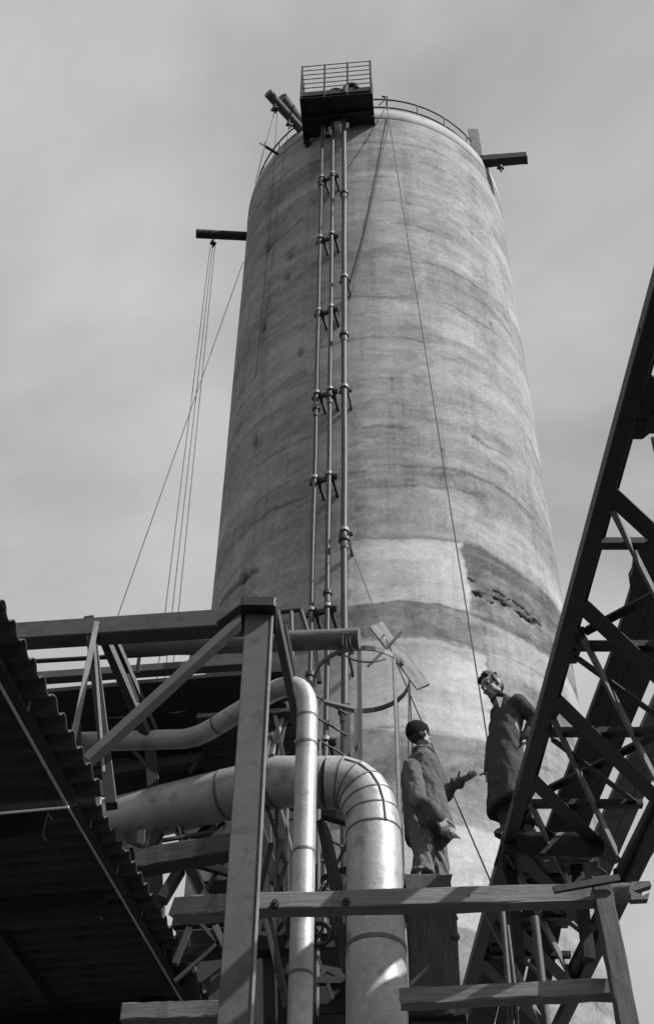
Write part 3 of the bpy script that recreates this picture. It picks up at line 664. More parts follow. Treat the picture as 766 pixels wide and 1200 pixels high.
# raised welted seam along the flank of the elbow
mb = MB(); sm = []
for i in range(1, 7):
    tg = (bend[min(i + 1, 6)] - bend[max(i - 1, 0)]).normalized(); h = tg.cross(Vector((0, 1, 0))).normalized()
    sm.append(bend[i] + Vector((0, -1, 0)) * rd * .93 + (h if h.z > 0 or h.x > 0 else -h) * rd * .42)
mb.tube(sm, .012, 6); mb.build('welt', 'steel_light', duct)
mb = MB(); mb.tube([(xv, YD, zend - .8 * k) for k in range(6)] + [(xv, YD, 0)], rd, 32); mb.build('duct_drop', 'lagging', duct)
z = U(440, 1114, YD).z; mb = MB(); mb.tube([(xv, YD, z), (xv, YD, z - 1.2), (xv, YD, .2)], rd * 1.03, 32); mb.build('duct_sleeve', 'lagging', duct)
for y in (1114,):
    z = U(440, y, YD).z; mb = MB(); mb.tube([(xv, YD, z - .018), (xv, YD, z + .018)], rd * 1.055, 32); mb.build('seam_band', 'lagging_seam', duct)
for tt in (.72, .98):
    p = c0.lerp(c1, tt); d = (c1 - c0).normalized(); mb = MB(); mb.tube([p - d * .012, p + d * .012], rd * 1.02, 28); mb.build('seam_band', 'lagging_seam', duct)
small = thing('lagged_pipe', 'short pale pipe stub behind the roof edge under the deck', 'pipe', U(130, 870, 11.2))
mb = MB(); mb.tube([U(80, 852, 11.3), U(150, 850, 11.2)], .08, 14); mb.build('pipe_run', 'lagging', small)
small = thing('lagged_pipe', 'pale inclined pipe glimpsed in shade between deck and duct', 'pipe', U(220, 890, 11.8))
mb = MB(); mb.tube([U(150, 862, 12.0), U(262, 905, 11.9)], .10, 14); mb.build('pipe_run', 'lagging', small)
wheel = thing('valve_wheel', 'dark hand wheel on a valve between the two pipes', 'valve', U(374, 1095, 10.0))
c = U(374, 1095, 9.95); mb = MB(); mb.tube([c + Vector((math.cos(a) * .085, .02 * math.sin(a), math.sin(a) * .11)) for a in [2 * math.pi * k / 20 for k in range(21)]], .018, 8, caps=False); mb.build('rim', 'steel_black', wheel)
for a in (0, 1.05, 2.1):
    d = Vector((math.cos(a) * .085, 0, math.sin(a) * .11)); mb = MB(); mb.tube([c - d, c + d], .01, 6); mb.build('spoke', 'steel_black', wheel)
mb = MB(); mb.tube([c, c + Vector((-.1, .2, 0))], .02, 8); mb.build('stem', 'steel_dark', wheel)

# ------------------------------------------------------------------ corrugated roofs
def roof(label, z, e0, e1, length, nback, pitch=.15, amp=.028):
    E0, E1 = Z(*e0, z), Z(*e1, z); dv = (E1 - E0); dv.z = 0; L = dv.length; dv.normalize()
    cv = Vector((-dv.y, dv.x, 0)); cv = cv if cv.x < 0 else -cv
    t = thing('corrugated_roof', label, 'roof', E0, 'corrugated roofs at left')
    nsh = max(1, round(L / .76)); sw = L / nsh
    for i in range(nsh):
        mb = MB(); rows = []
        a0, a1 = i * sw - (.07 if i else 0), (i + 1) * sw; n = max(6, int((a1 - a0) / pitch * 12))
        for w in (0, .02, length * .5, length):
            pts = []
            for k in range(n + 1):
                s = a0 + (a1 - a0) * k / n; x = (s / pitch) % 1
                wv = math.cos(2 * math.pi * x); wv = math.copysign(abs(wv)**.75, wv)
                pts.append(E0 + dv * s + cv * (w + (.012 * math.sin(i * 2.1 + 1) if w < .1 else 0)) + Vector((0, 0, amp * wv + w * .05 + (.006 if i % 2 else -.006))))
            rows.append(pts)
        th = Vector((0, 0, .008)); T = [[p + th for p in r] for r in rows]; m_ = n + 1
        vs = [p for r in rows for p in r] + [p for r in T for p in r]; o2 = len(rows) * m_; fs = []
        for r in range(len(rows) - 1):
            for k in range(n):
                q = (r * m_ + k, r * m_ + k + 1, (r + 1) * m_ + k + 1, (r + 1) * m_ + k); fs += [q, tuple(o2 + x for x in q[::-1])]
        for k in range(n): fs += [(k, k + 1, o2 + k + 1, o2 + k)]
        for r in range(len(rows) - 1):
            for c_ in (0, n): fs.append((r * m_ + c_, (r + 1) * m_ + c_, o2 + (r + 1) * m_ + c_, o2 + r * m_ + c_))
        mb.add(vs, fs, None, True); mb.build('sheet', 'sheet', t)
    for w, sz, dn in ((.17, .055, .06), (1.35, .10, .13), (2.5, .10, .18), (3.7, .10, .24)):
        if w < length:
            mb = MB(); b0 = E0 + cv * w + Vector((0, 0, w * .05 - dn)); mb.angle(b0 + dv * .02, b0 + dv * (L - .02), sz, .01, up=(0, 0, 1), flip=-1); mb.build('purlin', 'steel_dark', t)
    for q0, q1 in ((E0 + cv * .20 - Vector((0, 0, .062)), E1 + cv * .20 - Vector((0, 0, .062))), (E0 + dv * .03 + cv * .2 - Vector((0, 0, .05)), E0 + dv * .03 + cv * length + Vector((0, 0, length * .05 - .05)))):
        mb = MB(); mb.bar(q0, q1, .013, .016); mb.build('lit_edge_strip', 'steel_lit_edge', t)  # pale strip added so the flange edge looks lit
    for s in nback:
        mb = MB(); b0 = E0 + dv * (s * L) + cv * .3 - Vector((0, 0, .2)); mb.chan(b0, b0 + cv * (length - .2) + Vector((0, 0, length * .05)), .16, .07); mb.build('rafter', 'steel_black', t)
    for k in range(int(L / .6)):
        p = E0 + dv * (k * .6 + .3) + cv * .14 + Vector((0, 0, amp + .03)); mb = MB(); mb.tube([p - Vector((0, 0, .1)), p + Vector((0, 0, .02))], .012, 6); mb.build('hook_bolt', 'steel_light', t)
    return t, E0, E1, dv, cv
roof('upper corrugated roof with a scalloped edge over the left foreground', 6.6, (-62, 585), (119, 928), 5.0, (.985, .45))
roof('lower corrugated roof reaching down the left bottom corner', 7.7, (112, 932), (272, 1218), 6.5, (.3, .75))

fl = MB(); fl.plate([U(40, 968, 8.9), U(84, 945, 8.8), U(119, 934, 8.6), U(117, 950, 8.6)], .02); tag(fl.build('lit_duct_plate', 'steel_light'), 'pale plate standing for the sunlit duct end between the roofs', 'sheet')  # added plate, pale to show the lit end of the duct
# ------------------------------------------------------------------ ladder cage and hanging plank
YC = 11.25
cage = thing('ladder_cage', 'steel ladder with round safety hoops in front of the tower', 'ladder', U(415, 1000, YC))
hc = Z(424, 797, U(424, 797, YC).z); hr = .49
def hoop(z, a0, a1, m='steel_black'):
    mb = MB(); rings = []
    n = 28
    for k in range(n + 1):
        a = a0 + (a1 - a0) * k / n; c, s = math.cos(a), math.sin(a)
        rings.append([Vector((hc.x + c * r, hc.y + s * r, z + dz)) for r, dz in ((hr, -.03), (hr + .012, -.03), (hr + .012, .03), (hr, .03))])
    mb.loft(rings, smooth=False); mb.build('hoop', m, cage)
hoop(hc.z, R_(-190), R_(130)); zh2 = hc.z - 1.5; hoop(hc.z - 2.6, R_(-150), R_(130))
for a, m_, w in ((-95, 'steel_grey', .045), (-50, 'steel_grey', .04), (-2, 'steel_black', .06), (40, 'steel_dark', .03), (95, 'steel_grey', .05)):
    x, y = hc.x + math.cos(R_(a)) * hr, hc.y + math.sin(R_(a)) * hr
    mb = MB(); mb.bar((x, y, hc.z + .03), (x, y, hc.z - 2.7), w, .012, up=(math.cos(R_(a)), math.sin(R_(a)), 0)); mb.build('cage_strap', m_, cage)
lx = U(372, 790, YC + .1)
for dx in (-.02, .38):
    mb = MB(); mb.bar((lx.x - .06 + dx, lx.y + dx * .9, hc.z + .05), (lx.x - .06 + dx, lx.y + dx * .9, 0), .06, .025, up=(0, 1, 0)); mb.build('stile', 'steel_dark' if dx < 0 else 'steel_grey', cage)
for k in range(30):
    z = hc.z - .1 - k * .28
    mb = MB(); mb.tube([(lx.x - .08, lx.y - .02, z), (lx.x + .32, lx.y + .34, z)], .012, 6); mb.build('rung', 'steel_grey', cage)
mb = MB(); mb.bar(U(380, 823, YC + .2), U(416, 832, YC + .2), .06, .03); mb.build('stay', 'steel_light', cage)
mb = MB(); mb.bar(U(370, 762, YC - .1), U(374, 800, YC - .1), .05, .05); mb.build('stay', 'steel_black', cage)
mb = MB()      # frayed lashing wire round the log end and hoop
for k in range(3):
    y = random.uniform(-3, 3)
    mb.tube(arc_pts(U(402 + k * 4, 744 + y, 9.3), U(398 + k * 5, 764 + y, 9.15), U(412 + k * 3, 763 + y, 9.42), 6), .004, 5)
tag(mb.build('lashing_wire', 'wire'), 'loops of lashing wire round the log end above the hoop', 'wire')
mb = MB(); mb.tube(arc_pts(U(404, 768, 9.9), U(425, 782, 9.6), U(452, 772, 9.8), 8), .009, 5)
tag(mb.build('lashing_wire', 'wire'), 'single thick wire sagging across the top of the hoop', 'wire')
YK = 11.0
k0, k1 = U(440, 733, YK), U(496, 805, YK)
mb = MB(); mb.timber(k0, k1, .15, .035, up=(-.15, -.93, .3), n=8, j=.003); tag(mb.build('plank', 'timber_pale'), 'weathered plank hung askew on a rope above the capped man', 'plank')
mb = MB(); mb.log(U(431, 781, YK - .07), U(471, 740, YK - .07), .016, n=8, seg=6, j=.2); tag(mb.build('stick', 'bark'), 'thin crooked stick tied across the hanging plank', 'stick')
q0, q1, q2 = onT(408, 634, .3), U(450, 745, YK - .05), U(574, 1032, 10.9)
rope([q0, q1], 'thin rope from the pipe bracket down to the hanging plank', .007)
rope([q1 + Vector((.02, 0, -.05)), q2], 'thin rope running on from the hanging plank past the capped man', .007)
rope([U(479, 800, 11.2), U(478, 900, 11.2), U(468, 975, 11.0), U(476, 1150, 10.9)], 'slack cord hanging behind the capped man beside the duct', .008)

# ------------------------------------------------------------------ standing block under capped man
YB = 10.2
zb_ = U(500, 1024, YB).z
bx = U(501, 1036, YB)
mb = MB(); mb.timber((U(475, 1037, YB).x, YB + .16, zb_ - .115), (U(529, 1037, YB).x, YB + .16, zb_ - .115), .34, .225, n=6); tag(mb.build('timber_block', 'timber_dark'), 'dark wooden block the capped man stands on', 'block')
mb = MB(); xw = U(506, 1100, YB + .2).x; mb.timber((xw, YB + .2, zb_ - .24), (xw, YB + .2, 0), .40, .2, up=(0, 1, 0), n=24, j=.008); tag(mb.build('timber_column', 'timber_dark'), 'broad dark timber column carrying the wooden block', 'column')
mb = MB()
for y, rr in ((1045, .03), (1098, .04), (1076, .025)): 
    p = U(533, y, YB + .1); mb.ball(p, rr, 8, 6)
mb.tube([U(531, 1040, YB + .1), U(534, 1060, YB + .08), U(532, 1095, YB + .1)], .012, 6); mb.build('rope_tail', 'rope').__setitem__('label', 'frayed rope tail hanging by the timber column'); bpy.data.objects['rope_tail']['category'] = 'rope'

# ------------------------------------------------------------------ conveyor truss (right)
SL = math.tan(R_(3.8)); Z0, Y0 = U(576, 1000, 11.0).z, 11.0
def TP(px, py, off=0.0):
    d = ray(px, py); return CAM + d * ((Z0 + off - CAM.z - SL * Y0) / (d.z - SL * d.y))
NRM = Vector((0, -SL, 1)).normalized()
tru = thing('lattice_truss', 'black riveted lattice truss slanting overhead on the right', 'truss', TP(600, 950))
def tm(part, a, b, w, off=0.0, kind='angle', m='steel_black', h=None, flip=1):
    mb = MB(); p0, p1 = TP(*a, off), TP(*b, off)
    if kind == 'angle': mb.angle(p0, p1, w, .012, up=NRM, flip=flip)
    else: mb.bar(p0, p1, w, h or w, up=NRM)
    return mb.build(part, m, tru)
LX = lambda y: 765 - .2738 * (y - 330) + 10
mbp = (LX(1190), 1190), (LX(60), 60)
tm('chord', *mbp, .115, .0, 'bar', h=.11)
tm('chord_flange', (LX(1190) + 9, 1190), (LX(60) + 14, 60), .05, .10, 'bar', h=.012)
tm('chord', (770, 962), (640, 1232), .13, .02, 'bar', h=.12)
tm('chord', (775, 925), (655, 1165), .085, .07, 'bar', h=.08)
tm('chord', (838, 820), (770, 962), .13, .02, 'bar', h=.12)
for a, b in (((745, 440), (850, 530)), ((705, 572), (850, 705)), ((671, 702), (830, 850)), ((640, 812), (770, 938)), ((612, 905), (722, 1012)), ((590, 984), (692, 1092)), ((570, 1058), (672, 1160)), ((553, 1120), (650, 1215))):
    tm('diagonal', (a[0] + 9, a[1] + 7), b, .13, -.03, 'angle')
for a, b in (((765, 520), (850, 680)), ((714, 592), (800, 762)), ((680, 742), (772, 922)), ((645, 836), (722, 1000)), ((618, 935), (690, 1086)), ((590, 990), (672, 1152)), ((566, 1062), (640, 1210))):
    tm('lacing', a, b, .022, .01, 'bar', 'steel_lace', h=.13)
for a, b in (((676, 772), (800, 862)), ((648, 868), (745, 942)), ((618, 958), (708, 1024)), ((600, 1030), (690, 1100)), ((578, 1095), (665, 1172))):
    tm('brace_rod', a, b, .05, .05, 'angle')
for y, xe in ((500, 860), (637, 840), (757, 810), (858, 785), (942, 752), (1009, 700), (1074, 690), (1119, 668), (1165, 650)):
    tm('cross_member', (LX(y) - 2, y), (xe, y), .075, .06, 'bar', h=.06)
for a, b in (((684, 742), (830, 664)), ((640, 928), (790, 852)), ((590, 1040), (700, 1012)), ((575, 1108), (676, 1075))):
    tm('wind_brace', a, b, .085, .12, 'angle')
def gus(pts, off=-.012):
    mb = MB(); mb.plate([TP(x, y, off) for x, y in pts], .014, NRM); gp = mb.build('gusset', 'steel_black', tru)
    cx, cy = sum(p[0] for p in pts) / len(pts), sum(p[1] for p in pts) / len(pts); mb = MB()
    for x, y in pts:
        for f in (.35, .72): mb.ball(TP(cx + (x - cx) * f, cy + (y - cy) * f, off - .012), .013, 6, 4)
    mb.build('rivets', 'steel_dark', gp)['kind'] = 'stuff'
gus([(748, 458), (782, 444), (782, 490), (752, 514), (728, 514), (736, 470)]); gus([(748, 385), (790, 385), (790, 410), (756, 428), (744, 428)])
gus([(661, 735), (684, 735), (684, 750), (675, 777), (652, 777)]); gus([(703, 565), (722, 588), (712, 612), (692, 608)]); gus([(668, 695), (690, 716), (676, 730), (660, 728)])
gus([(640, 805), (660, 828), (645, 850), (630, 842)]); gus([(613, 898), (632, 918), (620, 940), (600, 938)]); gus([(590, 978), (612, 1000), (596, 1018), (578, 1014)])

# floor planks carried above the lattice; the paler pair stands for an inclined tube
for i, pts in enumerate((((790, 585), (742, 650), (740, 668), (736, 676), (738, 690), (716, 763), (655, 927), (636, 980), (660, 985), (672, 950), (728, 792), (805, 585)),
                         ((806, 585), (729, 792), (673, 950), (660, 985), (682, 985), (700, 937), (763, 788), (830, 600)),
                         ((850, 640), (763, 822), (713, 937), (690, 990), (640, 1085), (664, 1085), (712, 990), (736, 937), (790, 822), (868, 650)),
                         ((870, 650), (791, 822), (737, 937), (713, 990), (690, 1040), (706, 1040), (755, 927), (812, 822), (890, 660)))):
    mb = MB(); mb.plate([TP(x, y, .75) for x, y in pts], .06, NRM); mb.build('floor_plank', 'timber_dark' if i < 2 else 'timber', tru)
for pts in (((596, 990), (628, 990), (578, 1200), (542, 1200)), ((630, 990), (648, 990), (600, 1200), (580, 1200)), ((650, 1000), (672, 1000), (636, 1200), (604, 1200))):
    mb = MB(); mb.plate([TP(x, y, .45) for x, y in pts], .05, NRM); mb.build('floor_plank', 'timber_black', tru)
cab = thing('conduit', 'bent dark conduit hugging the truss at the right edge', 'conduit', TP(760, 985))
mb = MB(); mb.tube([TP(800, 900, .05), TP(768, 978, .05), TP(762, 996, .05), TP(752, 1011, .05), TP(740, 1018, .05), TP(720, 1022, .08)], .035, 10); mb.build('pipe_run', 'steel_black', cab)
for k, (x0, x1, y0, y1, ww) in enumerate(((588, 596, 1068, 1160, .022), (594, 603, 1085, 1160, .015), (626, 640, 1075, 1200, .03))):
    mb = MB(); mb.tube([U(x0, y0, 9.0), U(x1, y1, 9.0), U(x1 + 2, y1 + 40, 9.0)], ww, 8)
    tag(mb.build('hanger_rod', 'steel_grey'), ('thin left hanger rod below the long beam', 'second thin hanger rod close beside the left one', 'thicker pale rod hanging from the beam near the prop')[k], 'rod')

# boarded stage under the standing man
YS = 10.74
zs = U(612, 973, YS).z
stage = thing('timber_stage', 'small dark timber stage of planks on the truss under the bareheaded man', 'stage', U(620, 1180, YS + .3))
for k, (xa, xb_) in enumerate(((588, 640), (642, 706))):
    mb = MB(); mb.timber((U(xa, 985, YS).x, YS + .03 + .012 * k, zs - .13), (U(xb_, 985, YS).x, YS + .03 + .012 * k, zs - .14), .05, .19, n=8); mb.build('fascia_board', 'timber_black', stage)
for xa in (604, 684):
    mb = MB(); mb.timber((U(xa, 985, YS).x, YS + .5, zs - .05), (U(xa, 985, YS).x, YS + .5, zs - 1.0), .1, .1, up=(0, 1, 0), n=6); mb.build('leg', 'timber_black', stage)
for k in range(3):
    y = YS + .02 + k * .2
    mb = MB(); mb.timber((U(588, 973, YS).x, y + .09, zs - .022), (U(700, 973, YS).x, y + .09, zs - .022), .185, .045, n=6); mb.build('deck_plank', 'timber', stage)
# ------------------------------------------------------------------ people
def capsule(mb, pts, rr, seg=14, flat=None):
    pts = [Vector(p) for p in pts]
    mb.tube(pts, list(rr), seg)
    for p, r in zip(pts, rr): mb.ball(p, r, seg, 8)
def remesh(mb, name, m, parent, vox, wr=0.0, smooth=2, wsc=14, seed=0):
    me = mb.mesh(name + '_src'); ob = bpy.data.objects.new(name + '_src', me); COL.objects.link(ob)
    md = ob.modifiers.new('r', 'REMESH'); md.mode = 'VOXEL'; md.voxel_size = vox; md.adaptivity = 0
    if smooth:
        sm_ = ob.modifiers.new('s', 'SMOOTH'); sm_.factor = .5; sm_.iterations = smooth
    dg = bpy.context.evaluated_depsgraph_get(); dg.update()
    nm = bpy.data.meshes.new_from_object(ob.evaluated_get(dg)); bpy.data.objects.remove(ob)
    off = ORG[parent]
    n = len(nm.vertices); co = np.empty(n * 3); nm.vertices.foreach_get('co', co); co = co.reshape(-1, 3)
    if wr:
        no = np.empty(n * 3); nm.vertices.foreach_get('normal', no); no = no.reshape(-1, 3)
        q = fbm(co[:, 0] * wsc * 1.2 + co[:, 2] * wsc * .35 + 40, co[:, 2] * wsc * .5 + co[:, 1] * wsc * .9 + 70, 300 + seed, 3)
        q2 = fbm(co[:, 0] * wsc * 3 - co[:, 2] * wsc * 1.5 + 11, co[:, 2] * wsc * 2 + co[:, 1] * wsc * 2.2 + 33, 320 + seed, 3); q = -np.abs(q) * 1.6 + .5 - .35 * np.abs(q2); co = co + no * (wr * q)[:, None]
    co -= np.array(off); nm.vertices.foreach_set('co', co.ravel()); nm.polygons.foreach_set('use_smooth', np.ones(len(nm.polygons), bool)); nm.update()
    nm.materials.clear(); nm.materials.append(MATS[m]); nm.name = name
    o = bpy.data.objects.new(name, nm); COL.objects.link(o); o.parent = parent
    return o
def body_mesh(mb, label, m, vox):
    """the body is the person's own top-level mesh"""
    me = mb.mesh('b'); ob = bpy.data.objects.new('b', me); COL.objects.link(ob)
    md = ob.modifiers.new('r', 'REMESH'); md.mode = 'VOXEL'; md.voxel_size = vox
    sm_ = ob.modifiers.new('s', 'SMOOTH'); sm_.factor = .4; sm_.iterations = 1
    dg = bpy.context.evaluated_depsgraph_get(); dg.update(); nm = bpy.data.meshes.new_from_object(ob.evaluated_get(dg)); bpy.data.objects.remove(ob)
    n = len(nm.vertices); co = np.empty(n * 3); nm.vertices.foreach_get('co', co); co = co.reshape(-1, 3)
    off = Vector((co[:, 0].mean(), co[:, 1].mean(), co[:, 2].min())); co -= np.array(off); nm.vertices.foreach_set('co', co.ravel())
    nm.polygons.foreach_set('use_smooth', np.ones(len(nm.polygons), bool)); nm.materials.clear(); nm.materials.append(MATS[m]); nm.update()
    o = bpy.data.objects.new('person', nm); COL.objects.link(o); o.location = off; ORG[o] = off
    return tag(o, label, 'person', 'people on the staging')
def ring(c, a, b, f, n=28, pw=2.3):
    f = Vector(f).normalized(); r = Vector((f.y, -f.x, 0)); out = []
    for k in range(n):
        t = 2 * math.pi * k / n; x, y = math.cos(t), math.sin(t)
        x = math.copysign(abs(x)**(2 / pw), x); y = math.copysign(abs(y)**(2 / pw), y)
        out.append(Vector(c) + r * x * a + f * y * b)
    return out
def hand(mb, wrist, d, palm_n, thumb_side, curl=.3, sc=1.0, spread=.12):
    """palm plus five fingers; d along the hand, palm_n out of the palm, thumb_side sideways"""
    d = Vector(d).normalized(); n = Vector(palm_n); n = (n - d * n.dot(d)).normalized(); t = Vector(thumb_side); t = (t - d * t.dot(d) - n * t.dot(n)).normalized()
    w = Vector(wrist); L = .095 * sc
    for i in range(4):
        s = (.030 - .020 * i) * sc
        mb.tube([w + t * s * .7, w + d * L * .5 + t * s, w + d * L + t * s], [.017 * sc, .016 * sc, .013 * sc], 8); mb.ball(w + d * L + t * s, .013 * sc, 8, 6)
        ln = (.072, .082, .076, .060)[i] * sc; a = spread * (1.2 - i * .8); p = w + d * L + t * s; dd = d + t * a
        c = curl * (1 + .18 * i)
        for kf, fr_ in enumerate((.42, .33, .25)):
            dd = (dd + n * c * .55).normalized(); q = p + dd * ln * fr_
            mb.tube([p, q], [.0105 * sc - .001 * kf, .0095 * sc - .001 * kf], 8); mb.ball(q, .0095 * sc - .001 * kf, 8, 6); p = q
    p = w + d * .022 * sc + t * .026 * sc; dd = (d * .55 + t * .8 + n * .25).normalized()
    for ln, r in ((.045, .0155), (.034, .012), (.028, .0105)):
        q = p + dd * ln * sc; mb.tube([p, q], [r * sc, r * .9 * sc], 8); mb.ball(q, r * .92 * sc, 8, 6); p = q; dd = (dd + d * .25).normalized()
def head(mb, c, f, up=(0, 0, 1), s=1.0):
    f = Vector(f).normalized(); u = Vector(up); u = (u - f * u.dot(f)).normalized(); r = f.cross(u); c = Vector(c)
    rot = Matrix((r, f, u)).transposed()
    P = lambda x, y, z: c + (r * x + f * y + u * z) * s
    mb.ball(P(0, -.012, .03), .098 * s, 20, 14, (.78, .98, .92), rot)          # skull
    mb.ball(P(0, .028, -.035), .075 * s, 18, 12, (.80, .82, 1.02), rot)        # face
    mb.ball(P(0, .058, -.092), .030 * s, 12, 8, (1.1, .8, .75), rot)           # chin
    for x in (-1, 1):
        mb.ball(P(x * .047, .02, -.07), .030 * s, 10, 8, (.6, 1.2, .8), rot)   # jaw
        mb.ball(P(x * .040, .070, -.025), .022 * s, 10, 8, (1, .6, .8), rot)   # cheekbone
        mb.ball(P(x * .078, -.005, -.01), .030 * s, 10, 8, (.28, .62, 1), rot) # ear
        mb.tube([P(x * .012, .088, .018), P(x * .045, .074, .02)], .009 * s, 8)  # brow ridge
    mb.tube([P(0, .088, .012), P(0, .105, -.022), P(0, .112, -.036)], [.009 * s, .011 * s, .014 * s], 10); mb.ball(P(0, .110, -.038), .0145 * s, 10, 8)
    for x in (-1, 1): mb.ball(P(x * .013, .099, -.042), .009 * s, 8, 6)
    mb.tube([P(-.024, .080, -.066), P(0, .094, -.064), P(.024, .080, -.066)], .008 * s, 8)
    mb.tube([P(-.02, .080, -.076), P(0, .092, -.077), P(.02, .080, -.076)], .008 * s, 8)
    return P, rot
def face_bits(P, rot, par, s):
    for x in (-1, 1):
        mb = MB(); mb.ball(P(x * .031, .0745, .000), .010 * s, 10, 8, (1.25, .6, .6), rot); mb.build('eye', 'eye', par)
        mb = MB(); mb.tube([P(x * .013, .097, .022), P(x * .032, .092, .027), P(x * .050, .079, .020)], [.003 * s, .0035 * s, .002 * s], 6); mb.build('eyebrow', 'hair', par)
    mb = MB(); mb.tube([P(-.026, .085, -.068), P(0, .100, -.071), P(.026, .085, -.068)], [.003 * s, .0055 * s, .003 * s], 8); mb.build('mouth', 'lip', par)

# --- man with the knitted cap
Y1 = 10.38
F1 = Vector((.80, .60, 0)); R1 = Vector((F1.y, -F1.x, 0))
fz = zb_
mb = MB()
hcn = U(491.5, 862, Y1 + .02); HF = Vector((.80, .60, .12))
P1, rot1 = head(mb, hcn, HF, s=1.06)
capsule(mb, [U(494, 880, Y1), U(494, 893, Y1)], [.058, .066])
tr = [(494, 893, .12, .09), (493, 905, .175, .11), (494, 925, .17, .12), (497, 950, .16, .115), (500, 975, .17, .12)]
mb.loft([ring(U(x, y, Y1), a, b, F1) for x, y, a, b in tr])
sh_r, el_r, wr_r = U(481.5, 901, Y1 - .21), U(489, 938, Y1 - .36), U(513, 957, Y1 - .27)
sh_l, el_l, wr_l = U(507, 903, Y1 + .14), U(521, 930, Y1 + .22), U(538, 915, Y1 + .12)
capsule(mb, [sh_r, el_r, wr_r], [.055, .045, .032]); capsule(mb, [sh_l, el_l, wr_l], [.055, .045, .032])
hips = [U(493, 978, Y1 - .08), U(508, 978, Y1 + .08)]
ft = [Vector((U(494, 1010, Y1 - .09).x, Y1 - .10, fz)), Vector((U(512, 1010, Y1 + .1).x, Y1 + .09, fz))]
for h, f in zip(hips, ft):
    k = h.lerp(f, .5) + F1 * .02; capsule(mb, [h, k, f + Vector((0, 0, .09))], [.085, .06, .045]); capsule(mb, [f + Vector((0, 0, .05)) - F1 * .05, f + Vector((0, 0, .04)) + F1 * .15], [.042, .035])
hand(mb, wr_l, U(552, 909, Y1 + .02) - wr_l, (.05, -.35, .9), (-.2, -.9, .5), .28, 1.12, .22)
hand(mb, wr_r, (.45, .15, -.85), (-.3, .8, .1), (.7, .5, .4), .55, 1.05)
m1 = body_mesh(mb, 'man in knitted cap and short jacket gesturing with an open hand', 'skin', .0065)
mb = MB()
cr = [(494.5, 879, .07, .072), (494, 886, .10, .092), (492.5, 894, .165, .12), (492, 903, .195, .135), (494, 920, .20, .15), (497, 940, .205, .16), (500.5, 960, .215, .175), (503, 976, .234, .185), (503, 982, .226, .178)]
mb.loft([ring(U(x, y, Y1), a, b, F1) for x, y, a, b in cr])
capsule(mb, [sh_r, el_r + R1 * .01, wr_r], [.088, .078, .060]); capsule(mb, [sh_l, el_l, wr_l - (wr_l - el_l) * .12], [.085, .076, .062])
mb.tube([wr_r + (el_r - wr_r) * .16, wr_r + (el_r - wr_r) * .02], .066, 14); mb.tube([wr_l + (el_l - wr_l) * .3, wr_l + (el_l - wr_l) * .14], .068, 14)
for k in range(9):   # pocket flap and folds near the front hem
    pass
pk = U(506, 965, Y1 - .2)
mb.plate([pk + R1 * .02 - F1 * .09 + Vector((0, 0, .06)), pk + R1 * .02 + F1 * .09 + Vector((0, 0, .05)), pk + R1 * .03 + F1 * .09 - Vector((0, 0, .03)), pk + R1 * .03 - F1 * .09 - Vector((0, 0, .02))], .03, R1)
remesh(mb, 'jacket', 'coat', m1, .011, .021, 1, 9, 1)
mb = MB(); mb.tube([ring(U(495, 881.5, Y1), .076, .08, F1, 20)[k % 20] + Vector((0, 0, .012 * math.sin(k))) for k in range(21)], .022, 8, caps=False); mb.build('collar', 'coat', m1)
mb = MB()
for h, f in zip(hips, ft):
    k = h.lerp(f, .5) + F1 * .02; mb.loft([ring(h + Vector((0, 0, .15)), .095, .10, F1, 18), ring(h, .095, .10, F1, 18), ring(k, .085, .09, F1, 18), ring(f.lerp(k, .4), .082, .086, F1, 18), ring(f + Vector((0, 0, .05)), .088, .096, F1, 18)])
remesh(mb, 'trousers', 'trousers', m1, .011, .03, 1, 10, 2)
for f in ft:
    mb = MB(); mb.loft([ring(f + F1 * .045 + Vector((0, 0, z)), a, b, F1, 18) for z, a, b in ((.0, .048, .14), (.03, .05, .145), (.06, .046, .125), (.09, .045, .08), (.12, .05, .06))]); mb.build('boot', 'leather', m1)
# knitted cap
f_, u_ = HF.normalized(), None
mb = MB(); rr = []
for z, a, b, dy in ((-.004, .088, .108, -.02), (.03, .096, .115, -.022), (.07, .092, .110, -.024), (.105, .072, .088, -.03), (.128, .042, .052, -.034), (.138, .012, .014, -.036)):
    rr.append([P1(a * math.cos(2 * math.pi * k / 22), b * math.sin(2 * math.pi * k / 22) + dy, z - .025 * math.sin(2 * math.pi * k / 22) * -1 * (1 if z < .08 else .4)) for k in range(22)])
mb.loft(rr); mb.tube([P1(0, -.036, .136), P1(.004, -.04, .156)], .005, 6); mb.build('knitted_cap', 'knit', m1)
mb = MB(); mb.loft([[P1(a * math.cos(2 * math.pi * k / 20), b * math.sin(2 * math.pi * k / 20) - .035, z) for k in range(20)] for z, a, b in ((.0, .084, .082), (-.035, .078, .075), (-.06, .06, .058))]); mb.build('hair', 'hair', m1)
face_bits(P1, rot1, m1, 1.06)
gl = thing('work_gloves', 'pair of crumpled pale work gloves held by the capped man', 'gloves', wr_r)
for k, (x, y) in enumerate(((519, 968), (527, 974))):
    mb = MB(); p = U(x, y, Y1 - .16)
    mb.ball(p, .048, 10, 7, (1, .55, .8)); 
    for j in range(4): q = p + Vector((.03 - .02 * j, -.02, -.03)); mb.tube([q, q + Vector((.018 + .01 * k, -.015 + .01 * j, -.05)), q + Vector((.05, -.01, -.065 + .015 * j))], [.014, .012, .009], 7)
    remesh(mb, 'glove', 'glove', gl, .006, .004, 1, 40, 5)
